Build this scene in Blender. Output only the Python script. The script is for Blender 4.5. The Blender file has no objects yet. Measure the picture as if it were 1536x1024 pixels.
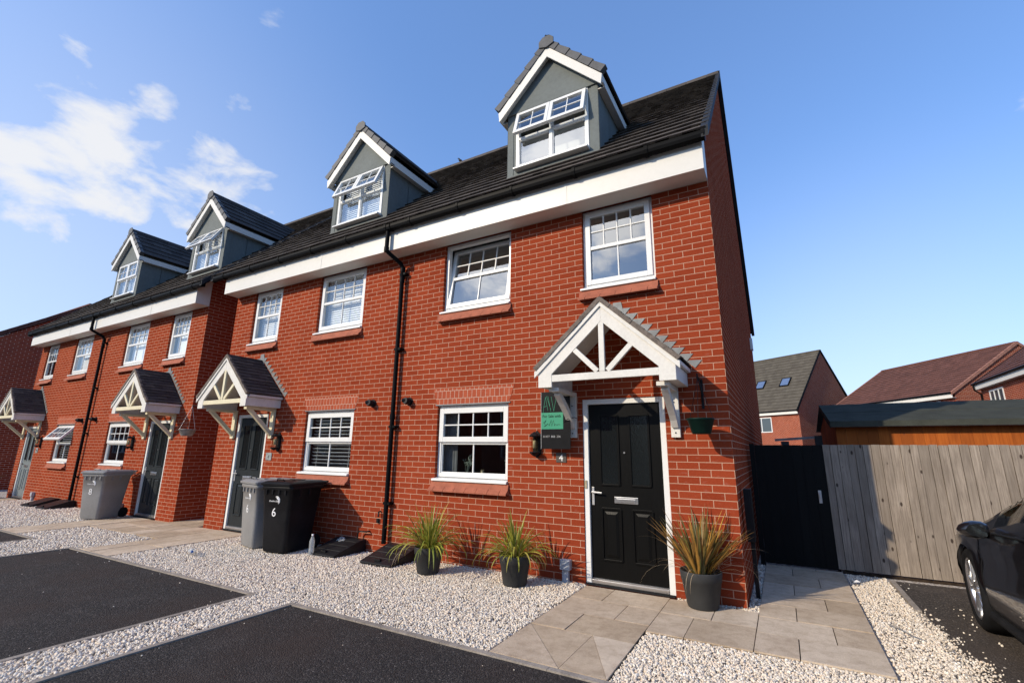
import bpy, math, random
import numpy as np
from mathutils import Vector, Matrix, Euler
random.seed(7); rng = np.random.default_rng(7)
R = math.radians
scene = bpy.context.scene
COL = scene.collection

# ------------------------------------------------------------------ camera
cam = bpy.data.cameras.new("camera"); cam.sensor_width = 36; cam.lens = 696.55 / 1536 * 36
cam.clip_start = .05; cam.clip_end = 2000
camo = bpy.data.objects.new("camera", cam); COL.objects.link(camo)
camo.location = (0.43316, -5.38893, 1.51324)
camo.rotation_euler = (R(103.27083), R(-0.715926), R(29.4475))
scene.camera = camo

# ------------------------------------------------------------------ light
SUN = Vector((-.645, -1, .64)).normalized()
EL = math.asin(SUN.z)
AZ = math.atan2(SUN.x, SUN.y)
world = bpy.data.worlds.new("World"); scene.world = world; world.use_nodes = True
def build_world():
    nt = world.node_tree; N = nt.nodes; L = nt.links
    for n in list(N): N.remove(n)
    out = N.new('ShaderNodeOutputWorld'); bg = N.new('ShaderNodeBackground')
    sky = N.new('ShaderNodeTexSky'); sky.sky_type = 'NISHITA'; sky.sun_disc = False
    sky.sun_elevation = EL; sky.sun_rotation = AZ
    sky.air_density = 1.25; sky.dust_density = .8; sky.ozone_density = 2.2
    hs = N.new('ShaderNodeHueSaturation'); hs.inputs['Saturation'].default_value = 1.0
    tint = N.new('ShaderNodeMixRGB'); tint.blend_type = 'MULTIPLY'; tint.inputs[0].default_value = 1; tint.inputs[2].default_value = (1.20, 1.67, 2.5, 1)
    gm = N.new('ShaderNodeGamma'); gm.inputs[1].default_value = .7; L.new(sky.outputs[0], gm.inputs[0]); L.new(gm.outputs[0], tint.inputs[1]); L.new(tint.outputs[0], hs.inputs['Color'])
    tc = N.new('ShaderNodeTexCoord')
    nz = N.new('ShaderNodeTexNoise'); nz.inputs['Scale'].default_value = 9.0; nz.inputs['Detail'].default_value = 9
    nz.inputs['Roughness'].default_value = .56; nz.inputs['Distortion'].default_value = .25
    mp = N.new('ShaderNodeMapping'); mp.inputs['Scale'].default_value = (1, 1, 1.9); mp.inputs['Location'].default_value = (3.1, .7, 1.9)
    L.new(tc.outputs['Generated'], mp.inputs[0]); L.new(mp.outputs[0], nz.inputs['Vector'])
    # sum of soft direction lobes says where the clouds are
    lobes = CLOUDS
    acc = None
    for (d, r, w) in lobes:
        sub = N.new('ShaderNodeVectorMath'); sub.operation = 'DISTANCE'
        nrm = N.new('ShaderNodeVectorMath'); nrm.operation = 'NORMALIZE'
        L.new(tc.outputs['Generated'], nrm.inputs[0]); L.new(nrm.outputs[0], sub.inputs[0]); sub.inputs[1].default_value = d
        m = N.new('ShaderNodeMapRange'); m.interpolation_type = 'SMOOTHSTEP'
        m.inputs[1].default_value = 0; m.inputs[2].default_value = r; m.inputs[3].default_value = w; m.inputs[4].default_value = 0
        L.new(sub.outputs['Value'], m.inputs[0])
        if acc is None: acc = m.outputs[0]
        else:
            a = N.new('ShaderNodeMath'); a.operation = 'MAXIMUM'
            L.new(acc, a.inputs[0]); L.new(m.outputs[0], a.inputs[1]); acc = a.outputs[0]
    add = N.new('ShaderNodeMath'); add.operation = 'ADD'; L.new(nz.outputs[0], add.inputs[0]); L.new(acc, add.inputs[1])
    cr = N.new('ShaderNodeMapRange'); cr.interpolation_type = 'SMOOTHSTEP'
    cr.inputs[1].default_value = .77; cr.inputs[2].default_value = 1.08; cr.inputs[3].default_value = 0; cr.inputs[4].default_value = .92
    L.new(add.outputs[0], cr.inputs[0])
    def lobe(d, rad, v0):
        nrm = N.new('ShaderNodeVectorMath'); nrm.operation = 'NORMALIZE'; L.new(tc.outputs['Generated'], nrm.inputs[0])
        sub = N.new('ShaderNodeVectorMath'); sub.operation = 'DISTANCE'; L.new(nrm.outputs[0], sub.inputs[0]); sub.inputs[1].default_value = d
        m = N.new('ShaderNodeMapRange'); m.interpolation_type = 'SMOOTHSTEP'; m.inputs[1].default_value = 0; m.inputs[2].default_value = rad; m.inputs[3].default_value = v0; m.inputs[4].default_value = 0
        L.new(sub.outputs['Value'], m.inputs[0]); return m.outputs[0]
    # thin high haze low in the west
    veil = N.new('ShaderNodeMath'); veil.operation = 'MAXIMUM'; L.new(cr.outputs[0], veil.inputs[0]); L.new(lobe(pixdir(-60, 470), .80, .36), veil.inputs[1])
    veil2 = N.new('ShaderNodeMath'); veil2.operation = 'MAXIMUM'; L.new(veil.outputs[0], veil2.inputs[0]); L.new(lobe(pixdir(1350, 690), .60, .40), veil2.inputs[1]); veil = veil2
    mix = N.new('ShaderNodeMixRGB'); L.new(veil.outputs[0], mix.inputs[0]); L.new(hs.outputs[0], mix.inputs[1])
    # clouds near the sun are lit through and much brighter
    cb = N.new('ShaderNodeMath'); cb.operation = 'ADD'; cb.inputs[1].default_value = 1.0; L.new(lobe(tuple(SUN), .75, 3.0), cb.inputs[0])
    cv = N.new('ShaderNodeVectorMath'); cv.operation = 'SCALE'; cv.inputs[0].default_value = (6.1, 6.1, 6.15); L.new(cb.outputs[0], cv.inputs['Scale'])
    L.new(cv.outputs[0], mix.inputs[2])
    L.new(mix.outputs[0], bg.inputs[0]); bg.inputs[1].default_value = .15
    L.new(bg.outputs[0], out.inputs[0])
def pixdir(u, v):
    d = Vector(((u - 768) / 696.55, -(v - 512) / 696.55, -1)); d.rotate(camo.rotation_euler); return tuple(d.normalized())
CLOUDS = [(pixdir(165, 232), .25, .54), (pixdir(40, 255), .22, .46), (pixdir(290, 275), .20, .52), (pixdir(350, 278), .13, .50), (pixdir(205, 150), .17, .36),
          (pixdir(395, 280), .07, .44), (pixdir(125, 70), .08, .44), (pixdir(100, 50), .05, .42), (pixdir(225, 300), .17, .33),
          (pixdir(355, 155), .08, .29), (pixdir(315, 180), .06, .29), (pixdir(405, 15), .09, .29), (pixdir(1536, 145), .06, .42), (pixdir(460, 228), .05, .36), (pixdir(0, 170), .09, .26),
          # clouds behind the camera that the windows mirror
          ((-.80, -.35, .50), .62, .44), ((-.52, -.76, .38), .34, .60), ((-.26, -.85, .42), .20, .50), ((-.30, -.72, .62), .45, .56), ((-.50, -.60, .62), .42, .56), ((-.5, -.8, .25), .35, .36)]
build_world()
sl = bpy.data.lights.new("sun", 'SUN'); sl.energy = 4.3; sl.angle = R(.6); sl.color = (1.0, .86, .655)
so = bpy.data.objects.new("sun", sl); COL.objects.link(so); so.location = (-10, -15, 12)
so.rotation_euler = SUN.to_track_quat('Z', 'Y').to_euler()
scene.view_settings.view_transform = 'Standard'; scene.view_settings.look = 'None'
scene.view_settings.exposure = 0.0; scene.view_settings.gamma = 1
scene.render.engine = 'CYCLES'
scene.cycles.max_bounces = 8; scene.cycles.transparent_max_bounces = 16

# ------------------------------------------------------------------ materials
MATS = {}
class NT:
    def __init__(s, name):
        s.m = bpy.data.materials.new(name); s.m.use_nodes = True; s.t = s.m.node_tree
        s.b = s.t.nodes['Principled BSDF']; MATS[name] = s.m
    def n(s, typ, **kw):
        n = s.t.nodes.new('ShaderNode' + typ)
        for k, v in kw.items():
            if k.startswith('i_'): n.inputs[int(k[2:]) if k[2:].isdigit() else k[2:].replace('_', ' ')].default_value = v
            else: setattr(n, k, v)
        return n
    def l(s, a, b): s.t.links.new(a, b)
    def math(s, op, a, b=None, c=None):
        n = s.n('Math', operation=op)
        for i, x in enumerate((a, b, c)):
            if x is None: continue
            if hasattr(x, 'links'): s.l(x, n.inputs[i])
            else: n.inputs[i].default_value = x
        return n.outputs[0]
    def mix(s, f, a, b, bt='MIX'):
        n = s.n('MixRGB', blend_type=bt)
        for i, x in enumerate((f, a, b)):
            if hasattr(x, 'links'): s.l(x, n.inputs[i])
            else: n.inputs[i].default_value = (tuple(x) + (1,)) if isinstance(x, (tuple, list)) and len(x) == 3 else x
        return n.outputs[0]
    def ramp(s, f, stops):
        n = s.n('ValToRGB'); s.l(f, n.inputs[0]); e = n.color_ramp.elements
        while len(e) < len(stops): e.new(.5)
        for q, (p, c) in zip(e, stops): q.position = p; q.color = tuple(c) + (1,) if len(c) == 3 else c
        return n.outputs[0]
    def noise(s, vec, scale, detail=4, rough=.55):
        n = s.n('TexNoise'); n.inputs['Scale'].default_value = scale; n.inputs['Detail'].default_value = detail; n.inputs['Roughness'].default_value = rough
        if vec is not None: s.l(vec, n.inputs['Vector'])
        return n.outputs[0]
    def pos(s): return s.n('NewGeometry').outputs['Position']
    def obj(s): return s.n('TexCoord').outputs['Object']
    def scale(s, vec, sc):
        n = s.n('Mapping'); s.l(vec, n.inputs[0]); n.inputs['Scale'].default_value = sc; return n.outputs[0]
    def bump(s, h, strength=.3, dist=.01):
        n = s.n('Bump'); n.inputs['Strength'].default_value = strength; n.inputs['Distance'].default_value = dist
        s.l(h, n.inputs['Height']); s.l(n.outputs[0], s.b.inputs['Normal'])
    def out(s, col=None, rough=None, metal=None, spec=None):
        for k, x in (('Base Color', col), ('Roughness', rough), ('Metallic', metal), ('Specular IOR Level', spec)):
            if x is None: continue
            if hasattr(x, 'links'): s.l(x, s.b.inputs[k])
            else: s.b.inputs[k].default_value = (tuple(x) + (1,)) if isinstance(x, (tuple, list)) and len(x) == 3 else x
        return s.m

def wall_uv(m):
    """horizontal run along any vertical wall, and height: works for every wall direction"""
    g = m.n('NewGeometry'); p = m.n('SeparateXYZ'); q = m.n('SeparateXYZ')
    m.l(g.outputs['Position'], p.inputs[0]); m.l(g.outputs['True Normal'], q.inputs[0])
    a = m.math('MULTIPLY', p.outputs[0], q.outputs[1]); b = m.math('MULTIPLY', p.outputs[1], q.outputs[0])
    u = m.math('SUBTRACT', b, a)
    c = m.n('CombineXYZ'); m.l(u, c.inputs[0]); m.l(p.outputs[2], c.inputs[1])
    return c.outputs[0], g.outputs['Position']

def brick_mat(name, c1, c2, mortar, bw=.225, rh=.075, ms=.0048, offset=.5, dark=(.5, .42, .4)):
    m = NT(name); uv, P = wall_uv(m)
    wob = m.noise(P, 5.5, 2)
    wv = m.n('VectorMath', operation='SCALE'); m.l(wob, wv.inputs[0]); wv.inputs['Scale'].default_value = .0035
    ad = m.n('VectorMath', operation='ADD'); m.l(uv, ad.inputs[0]); m.l(wv.outputs[0], ad.inputs[1])
    br = m.n('TexBrick', offset=offset, squash=1.0)
    m.l(ad.outputs[0], br.inputs['Vector'])
    br.inputs['Scale'].default_value = 1; br.inputs['Brick Width'].default_value = bw; br.inputs['Row Height'].default_value = rh
    br.inputs['Mortar Size'].default_value = ms; br.inputs['Mortar Smooth'].default_value = .15; br.inputs['Bias'].default_value = -.1
    br.inputs['Color1'].default_value = tuple(c1) + (1,); br.inputs['Color2'].default_value = tuple(c2) + (1,); br.inputs['Mortar'].default_value = tuple(mortar) + (1,)
    n1 = m.noise(P, 1.1, 3); n2 = m.noise(P, 55, 5, .7); n3 = m.noise(m.scale(P, (1, 1, 2.6)), 9, 3)
    col = m.mix(m.ramp(n1, [(.35, (0, 0, 0)), (.75, (.28, .28, .28))]), br.outputs['Color'], dark, 'MULTIPLY')
    col = m.mix(m.ramp(n2, [(.3, (.32, .32, .32)), (.6, (0, 0, 0))]), col, (.55, .45, .42), 'MULTIPLY')
    col = m.mix(m.ramp(n3, [(.62, (0, 0, 0)), (.85, (.16, .16, .16))]), col, (.62, .5, .45))
    h = m.math('SUBTRACT', m.math('MULTIPLY', n2, .25), br.outputs['Fac'])
    m.bump(h, .55, .006)
    return m.out(col, .9, spec=0.0)
brick_mat('brick', (.300, .055, .023), (.245, .042, .018), (.52, .325, .23), ms=.0038)
brick_mat('brick_far', (.30, .052, .019), (.225, .034, .014), (.58, .42, .32), ms=.0062)
brick_mat('brick_soldier', (.42, .105, .055), (.35, .08, .042), (.58, .42, .33), bw=.075, rh=.112, ms=.0034)

def flat(name, col, rough=.5, metal=0, spec=None, var=.12, vs=6, bump=0, bs=60, fine=.0, fs=90):
    if spec is None: spec = .12 if max(col) < .06 else .35
    m = NT(name); P = m.pos(); n = m.noise(P, vs, 5)
    d = tuple(c * (1 - var * 2.2) for c in col)
    c = m.ramp(n, [(.3, d), (.65, col)])
    if fine: c = m.mix(m.ramp(m.noise(P, fs, 3, .7), [(.35, (fine,) * 3), (.6, (0, 0, 0))]), c, (.4, .38, .36), 'MULTIPLY')
    if bump: m.bump(m.noise(P, bs, 4, .6), bump, .004)
    return m.out(c, rough, metal, spec)

flat('upvc', (.74, .74, .72), .28, var=.03, vs=3)
flat('upvc_board', (.68, .66, .61), .42, var=.02, vs=1.2, fine=.05, fs=14)
flat('cream_paint', (.72, .655, .46), .5, var=.05, vs=5, fine=.1, fs=40)
flat('white_paint', (.70, .68, .63), .5, var=.05, vs=4, fine=.14, fs=30)
flat('black_plastic', (.018, .018, .02), .38, var=.15)
flat('black_gutter', (.006, .0062, .007), .5, spec=.06, var=.15, vs=3)
flat('dark_grey_plastic', (.048, .049, .050), .55, var=.1, vs=4, fine=.15, fs=25)
flat('lead', (.21, .22, .225), .55, metal=.3, var=.14, vs=9)
flat('dormer_grey', (.148, .166, .162), .7, spec=.2, var=.06, vs=2.5, fine=.15, fs=20)
flat('verge_dark', (.030, .031, .034), .6, var=.12, vs=8)
flat('verge_grey', (.085, .088, .095), .6, var=.12, vs=8, fine=.3, fs=40)
flat('mortar_verge', (.20, .165, .14), .9, var=.2, vs=14, bump=.6, bs=45, fine=.5, fs=60)
flat('tile_sill', (.40, .125, .07), .8, var=.12, vs=9, fine=.3, fs=70, bump=.2)
flat('tile_joint', (.45, .34, .28), .9)
flat('concrete_edge', (.36, .315, .27), .9, var=.16, vs=7, bump=.4, bs=90, fine=.5, fs=80)
flat('soil', (.05, .035, .025), .95, var=.3, vs=20, bump=.8, bs=40)
flat('meter_grey', (.42, .45, .50), .5, var=.12, vs=25, fine=.3, fs=50)
flat('bin_grey', (.25, .25, .25), .42, var=.05, vs=4, fine=.12, fs=30)
flat('bin_black', (.016, .016, .018), .38, var=.2, vs=4, fine=.3, fs=30)
flat('rubber', (.014, .014, .015), .75, var=.2, bump=.3, bs=60)
flat('silver', (.62, .62, .63), .28, metal=.95, var=.06)
flat('silver_matt', (.55, .55, .56), .42, metal=.85, var=.1, vs=14)
flat('lettering', (.80, .80, .80), .5, var=.02)
flat('sign_black', (.012, .012, .013), .32, var=.1)
flat('sign_green', (.03, .25, .145), .4, var=.05)
flat('sign_grey', (.35, .35, .35), .4, var=.05)
flat('plate_brown', (.09, .075, .065), .4, var=.1)
flat('plate_pale', (.34, .36, .36), .4, var=.2, vs=30)
flat('basket_green', (.0025, .017, .0135), .5, var=.1)
flat('room', (.10, .095, .09), .9, var=.1)
flat('room_light', (.42, .42, .40), .9, var=.05)
flat('blind', (.86, .87, .87), .6, var=.04)
flat('stoneware', (.42, .36, .24), .4, var=.15, vs=20)
flat('felt_roof', (.066, .070, .058), .95, spec=.05, var=.12, vs=5, bump=.5, bs=180, fine=.35, fs=120)
flat('beam_wood', (.30, .29, .28), .85, var=.2, vs=12)
flat('tile_brown', (.115, .052, .038), .85, var=.16, vs=3, fine=.35, fs=20)
flat('verge_tan', (.36, .17, .12), .85, var=.15, vs=5)
flat('foliage', (.05, .09, .02), .7, var=.3, vs=12)
flat('bird_feather', (.02, .02, .024), .5, var=.2)
flat('drain_orange', (.45, .16, .08), .8, var=.15)

def door_mat(name, col, rough):
    m = NT(name); P = m.pos(); g = m.noise(m.scale(P, (60, 60, 3)), 1.6, 6, .65)
    d = tuple(c * .72 for c in col)
    m.bump(g, .35, .003); return m.out(m.ramp(g, [(.35, d), (.65, col)]), rough, spec=.12)
door_mat('door_black', (.005, .005, .005), .36); door_mat('door_anthracite', (.028, .033, .036), .34); door_mat('door_grey', (.20, .23, .24), .4)

def tile_mat(name, c1, c2, moss):
    m = NT(name); g = m.n('NewGeometry'); P = g.outputs['Position']
    r = g.outputs['Random Per Island']
    base = m.ramp(r, [(0, c1), (1, c2)])
    n1 = m.noise(P, 2.0, 4); n2 = m.noise(P, 38, 5, .7)
    base = m.mix(m.ramp(n2, [(.42, (0, 0, 0)), (.72, (.6, .6, .6))]), base, moss)
    base = m.mix(m.ramp(n1, [(.35, (.45, .45, .45)), (.7, (0, 0, 0))]), base, (.55, .52, .5), 'MULTIPLY')
    m.bump(n2, .5, .006); return m.out(base, .85, spec=.2)
tile_mat('roof_tile', (.058, .049, .042), (.108, .091, .077), (.12, .10, .078))
tile_mat('porch_tile', (.036, .031, .031), (.080, .070, .067), (.09, .078, .068))
tile_mat('tile_far_grey', (.078, .068, .055), (.108, .096, .077), (.13, .115, .085))
tile_mat('tile_far_brown', (.105, .045, .034), (.155, .066, .05), (.17, .085, .06))
tile_mat('slab', (.33, .275, .215), (.41, .345, .27), (.25, .21, .17))
def slab_mat():
    m = NT('paving_slab'); g = m.n('NewGeometry'); P = g.outputs['Position']
    base = m.ramp(g.outputs['Random Per Island'], [(0, (.51, .40, .28)), (.5, (.60, .485, .36)), (1, (.68, .565, .43))])
    n1 = m.noise(P, 2.2, 5, .6); n2 = m.noise(P, 120, 5, .75); n3 = m.noise(P, 11, 5, .65)
    base = m.mix(m.ramp(n1, [(.33, (.55, .55, .55)), (.62, (0, 0, 0))]), base, (.62, .58, .54), 'MULTIPLY')
    base = m.mix(m.ramp(n3, [(.36, (.5, .5, .5)), (.55, (0, 0, 0))]), base, (.66, .62, .58), 'MULTIPLY')
    base = m.mix(m.ramp(n2, [(.35, (.6, .6, .6)), (.55, (0, 0, 0))]), base, (.6, .57, .53), 'MULTIPLY')
    m.bump(m.math('ADD', n2, n3), .45, .006); return m.out(base, .85, spec=.3)
slab_mat()
def stone_mat():
    m = NT('gravel_stone'); g = m.n('NewGeometry'); r = g.outputs['Random Per Island']; P = g.outputs['Position']
    c = m.ramp(r, [(0, (.30, .27, .24)), (.07, (.48, .42, .35)), (.25, (.70, .605, .485)), (.55, (.82, .73, .61)), (.72, (.72, .57, .43)), (.85, (.64, .59, .52)), (1, (.88, .83, .74))])
    n = m.noise(P, 160, 4, .7); c = m.mix(m.ramp(n, [(.3, (.4, .4, .4)), (.6, (0, 0, 0))]), c, (.6, .58, .55), 'MULTIPLY')
    m.bump(n, .3, .003); return m.out(c, .8, spec=.35)
stone_mat()
def gravel_base():
    m = NT('gravel_bed'); P = m.pos()
    v = m.n('TexVoronoi', feature='F1'); m.l(P, v.inputs['Vector']); v.inputs['Scale'].default_value = 42
    w = m.n('SeparateXYZ'); m.l(v.outputs['Color'], w.inputs[0])
    c = m.ramp(w.outputs[0], [(0, (.30, .26, .22)), (.3, (.66, .58, .49)), (.6, (.78, .71, .62)), (1, (.84, .79, .72))])
    c = m.mix(m.ramp(v.outputs['Distance'], [(.0, (0, 0, 0)), (.9, (.85, .85, .85))]), c, (.16, .135, .12))
    m.bump(m.math('SUBTRACT', 1.0, v.outputs['Distance']), .9, .012); return m.out(c, .85, spec=.3)
gravel_base()
def tarmac(name, lo, hi, brown):
    m = NT(name); P = m.pos()
    n1 = m.noise(P, 230, 4, .75); n2 = m.noise(P, .9, 5, .6); v = m.n('TexVoronoi'); m.l(P, v.inputs['Vector']); v.inputs['Scale'].default_value = 95
    s = m.n('SeparateXYZ'); m.l(v.outputs['Color'], s.inputs[0])
    c = m.ramp(s.outputs[0], [(0, lo), (.75, hi), (.97, tuple(2.2 * h for h in hi)), (1, tuple(4.2 * h for h in hi))])
    c = m.mix(m.ramp(n2, [(.42, (0, 0, 0)), (.68, (.75, .75, .75))]), c, brown)
    n3 = m.noise(P, 3.1, 6, .7); c = m.mix(m.ramp(n3, [(.52, (0, 0, 0)), (.72, (.35, .35, .35))]), c, tuple(2.6 * h for h in hi))
    h = m.math('ADD', m.math('MULTIPLY', v.outputs['Distance'], -1.2), m.math('MULTIPLY', n1, .6))
    m.bump(h, 1.0, .008); return m.out(c, .88, spec=.35)
tarmac('tarmac', (.011, .0098, .009), (.033, .029, .027), (.040, .027, .021))
tarmac('tarmac_old', (.03, .025, .022), (.06, .05, .043), (.075, .056, .043))
def ground_mat():
    m = NT('ground'); P = m.pos(); n = m.noise(P, .5, 6, .6)
    return m.out(m.ramp(n, [(.35, (.05, .05, .045)), (.65, (.085, .08, .07))]), .95)
ground_mat()
def fence_mat(name, ca, cb, cc, knot, s=1.0, rough=.9):
    m = NT(name); g = m.n('NewGeometry'); P = g.outputs['Position']; r = g.outputs['Random Per Island']
    off = m.n('CombineXYZ'); m.l(m.math('MULTIPLY', r, 37.0), off.inputs[0]); m.l(m.math('MULTIPLY', r, 91.0), off.inputs[2])
    a = m.n('VectorMath', operation='ADD'); m.l(P, a.inputs[0]); m.l(off.outputs[0], a.inputs[1]); V = a.outputs[0]
    g1 = m.noise(m.scale(V, (44, 44, 2.4)), 1.3, 8, .72); g2 = m.noise(m.scale(V, (1.3, 1.3, .7)), 2.2, 4)
    kn = m.n('TexVoronoi'); m.l(m.scale(V, (8.5, 8.5, 4.2)), kn.inputs['Vector']); kn.inputs['Scale'].default_value = 1; kn.inputs['Randomness'].default_value = 1
    base = m.ramp(g1, [(.28, ca), (.5, cb), (.75, cc)])
    base = m.mix(m.math('MULTIPLY', r, .75), base, tuple(x * .58 for x in cb))
    base = m.mix(m.ramp(g2, [(.4, (0, 0, 0)), (.7, (.45, .45, .45))]), base, tuple(x * .66 for x in ca))
    base = m.mix(m.ramp(kn.outputs['Distance'], [(.085, (.92, .92, .92)), (.13, (0, 0, 0))]), base, knot)
    m.bump(m.math('SUBTRACT', g1, m.ramp(kn.outputs['Distance'], [(0, (.8, .8, .8)), (.16, (0, 0, 0))])), .5, .005); return m.out(base, rough, spec=.2)
fence_mat('fence_wood', (.15, .118, .093), (.325, .27, .218), (.49, .42, .35), (.04, .026, .02))
fence_mat('shed_wood', (.27, .062, .008), (.42, .105, .014), (.52, .155, .025), (.20, .05, .012), rough=.7)
fence_mat('gate_wood', (.004, .004, .004), (.0065, .0065, .006), (.010, .010, .009), (.003, .003, .003), rough=.75)

def glass(name, tint, refl=1.0, ior=1.75):
    m = bpy.data.materials.new(name); m.use_nodes = True; t = m.node_tree; N = t.nodes; L = t.links
    for n in list(N): N.remove(n)
    o = N.new('ShaderNodeOutputMaterial'); tr = N.new('ShaderNodeBsdfTransparent'); tr.inputs[0].default_value = tuple(tint) + (1,)
    gl = N.new('ShaderNodeBsdfGlossy'); gl.inputs['Roughness'].default_value = .012; gl.inputs[0].default_value = (refl,) * 3 + (1,)
    g = N.new('ShaderNodeNewGeometry'); nz = N.new('ShaderNodeTexNoise'); nz.inputs['Scale'].default_value = 1.6; L.new(g.outputs['Position'], nz.inputs['Vector'])
    bp = N.new('ShaderNodeBump'); bp.inputs['Strength'].default_value = .12; bp.inputs['Distance'].default_value = .012; L.new(nz.outputs[0], bp.inputs['Height']); L.new(bp.outputs[0], gl.inputs['Normal'])
    fr = N.new('ShaderNodeFresnel')   # the same reflectance from both sides of the pane
    io = N.new('ShaderNodeMapRange'); io.inputs[3].default_value = ior; io.inputs[4].default_value = 1 / ior; L.new(g.outputs['Backfacing'], io.inputs[0]); L.new(io.outputs[0], fr.inputs[0])
    mx = N.new('ShaderNodeMixShader'); L.new(fr.outputs[0], mx.inputs[0]); L.new(tr.outputs[0], mx.inputs[1]); L.new(gl.outputs[0], mx.inputs[2])
    L.new(mx.outputs[0], o.inputs[0]); MATS[name] = m
glass('pane_glass', (.80, .84, .84), ior=1.85)
glass('upper_pane_glass', (.50, .56, .58), ior=2.7)
glass('bright_pane_glass', (.93, .96, .98), ior=2.0)
glass('dormer_pane_glass', (.88, .93, .96), ior=2.9)
glass('car_glass', (.22, .25, .24), ior=1.6)
glass('lamp_glass', (.8, .8, .7), ior=1.5)
flat('mirror_dark', (.10, .11, .12), .06, metal=.9, var=.02)
def obscure():
    m = NT('door_glass'); P = m.pos(); n = m.noise(P, 60, 2)
    m.bump(n, .25, .004); return m.out((.008, .010, .011), .12, spec=.35)
obscure()
def paint():
    m = NT('car_paint'); m.b.inputs['Coat Weight'].default_value = 1.0; m.b.inputs['Coat Roughness'].default_value = .03
    P = m.pos(); n = m.noise(P, 300, 2); return m.out(m.ramp(n, [(.3, (.006, .005, .006)), (.7, (.009, .008, .009))]), .3, 0, .3)
paint()
def bottle_mat():
    m = NT('clear_plastic'); m.b.inputs['Transmission Weight'].default_value = .0; m.b.inputs['Alpha'].default_value = .32
    return m.out((.75, .8, .82), .12, spec=.8)
bottle_mat()
flat('bottle_cap', (.05, .12, .35), .4)
def leaf(name, stops):
    m = NT(name); g = m.n('NewGeometry'); c = m.ramp(g.outputs['Random Per Island'], stops)
    n = m.noise(g.outputs['Position'], 30, 3); c = m.mix(m.ramp(n, [(.3, (.4, .4, .4)), (.6, (0, 0, 0))]), c, (.6, .55, .5), 'MULTIPLY')
    m.b.inputs['Subsurface Weight'].default_value = 0.0
    m.out(c, .45, spec=.4)
    # thin leaves let some light through
    t = m.t; o = t.nodes['Material Output']; tl = t.nodes.new('ShaderNodeBsdfTranslucent'); m.l(c, tl.inputs[0])
    mx = t.nodes.new('ShaderNodeMixShader'); mx.inputs[0].default_value = .3; m.l(m.b.outputs[0], mx.inputs[1]); m.l(tl.outputs[0], mx.inputs[2]); m.l(mx.outputs[0], o.inputs[0])
leaf('leaf_green', [(0, (.13, .18, .03)), (.3, (.25, .30, .045)), (.65, (.42, .42, .06)), (.9, (.55, .46, .10)), (1, (.16, .10, .05))])
leaf('leaf_bronze', [(0, (.11, .095, .035)), (.25, (.19, .18, .055)), (.5, (.30, .17, .055)), (.7, (.36, .20, .06)), (.88, (.62, .34, .06)), (1, (.70, .42, .08))])
leaf('leaf_dead', [(0, (.42, .32, .2)), (1, (.55, .44, .3))])

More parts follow.
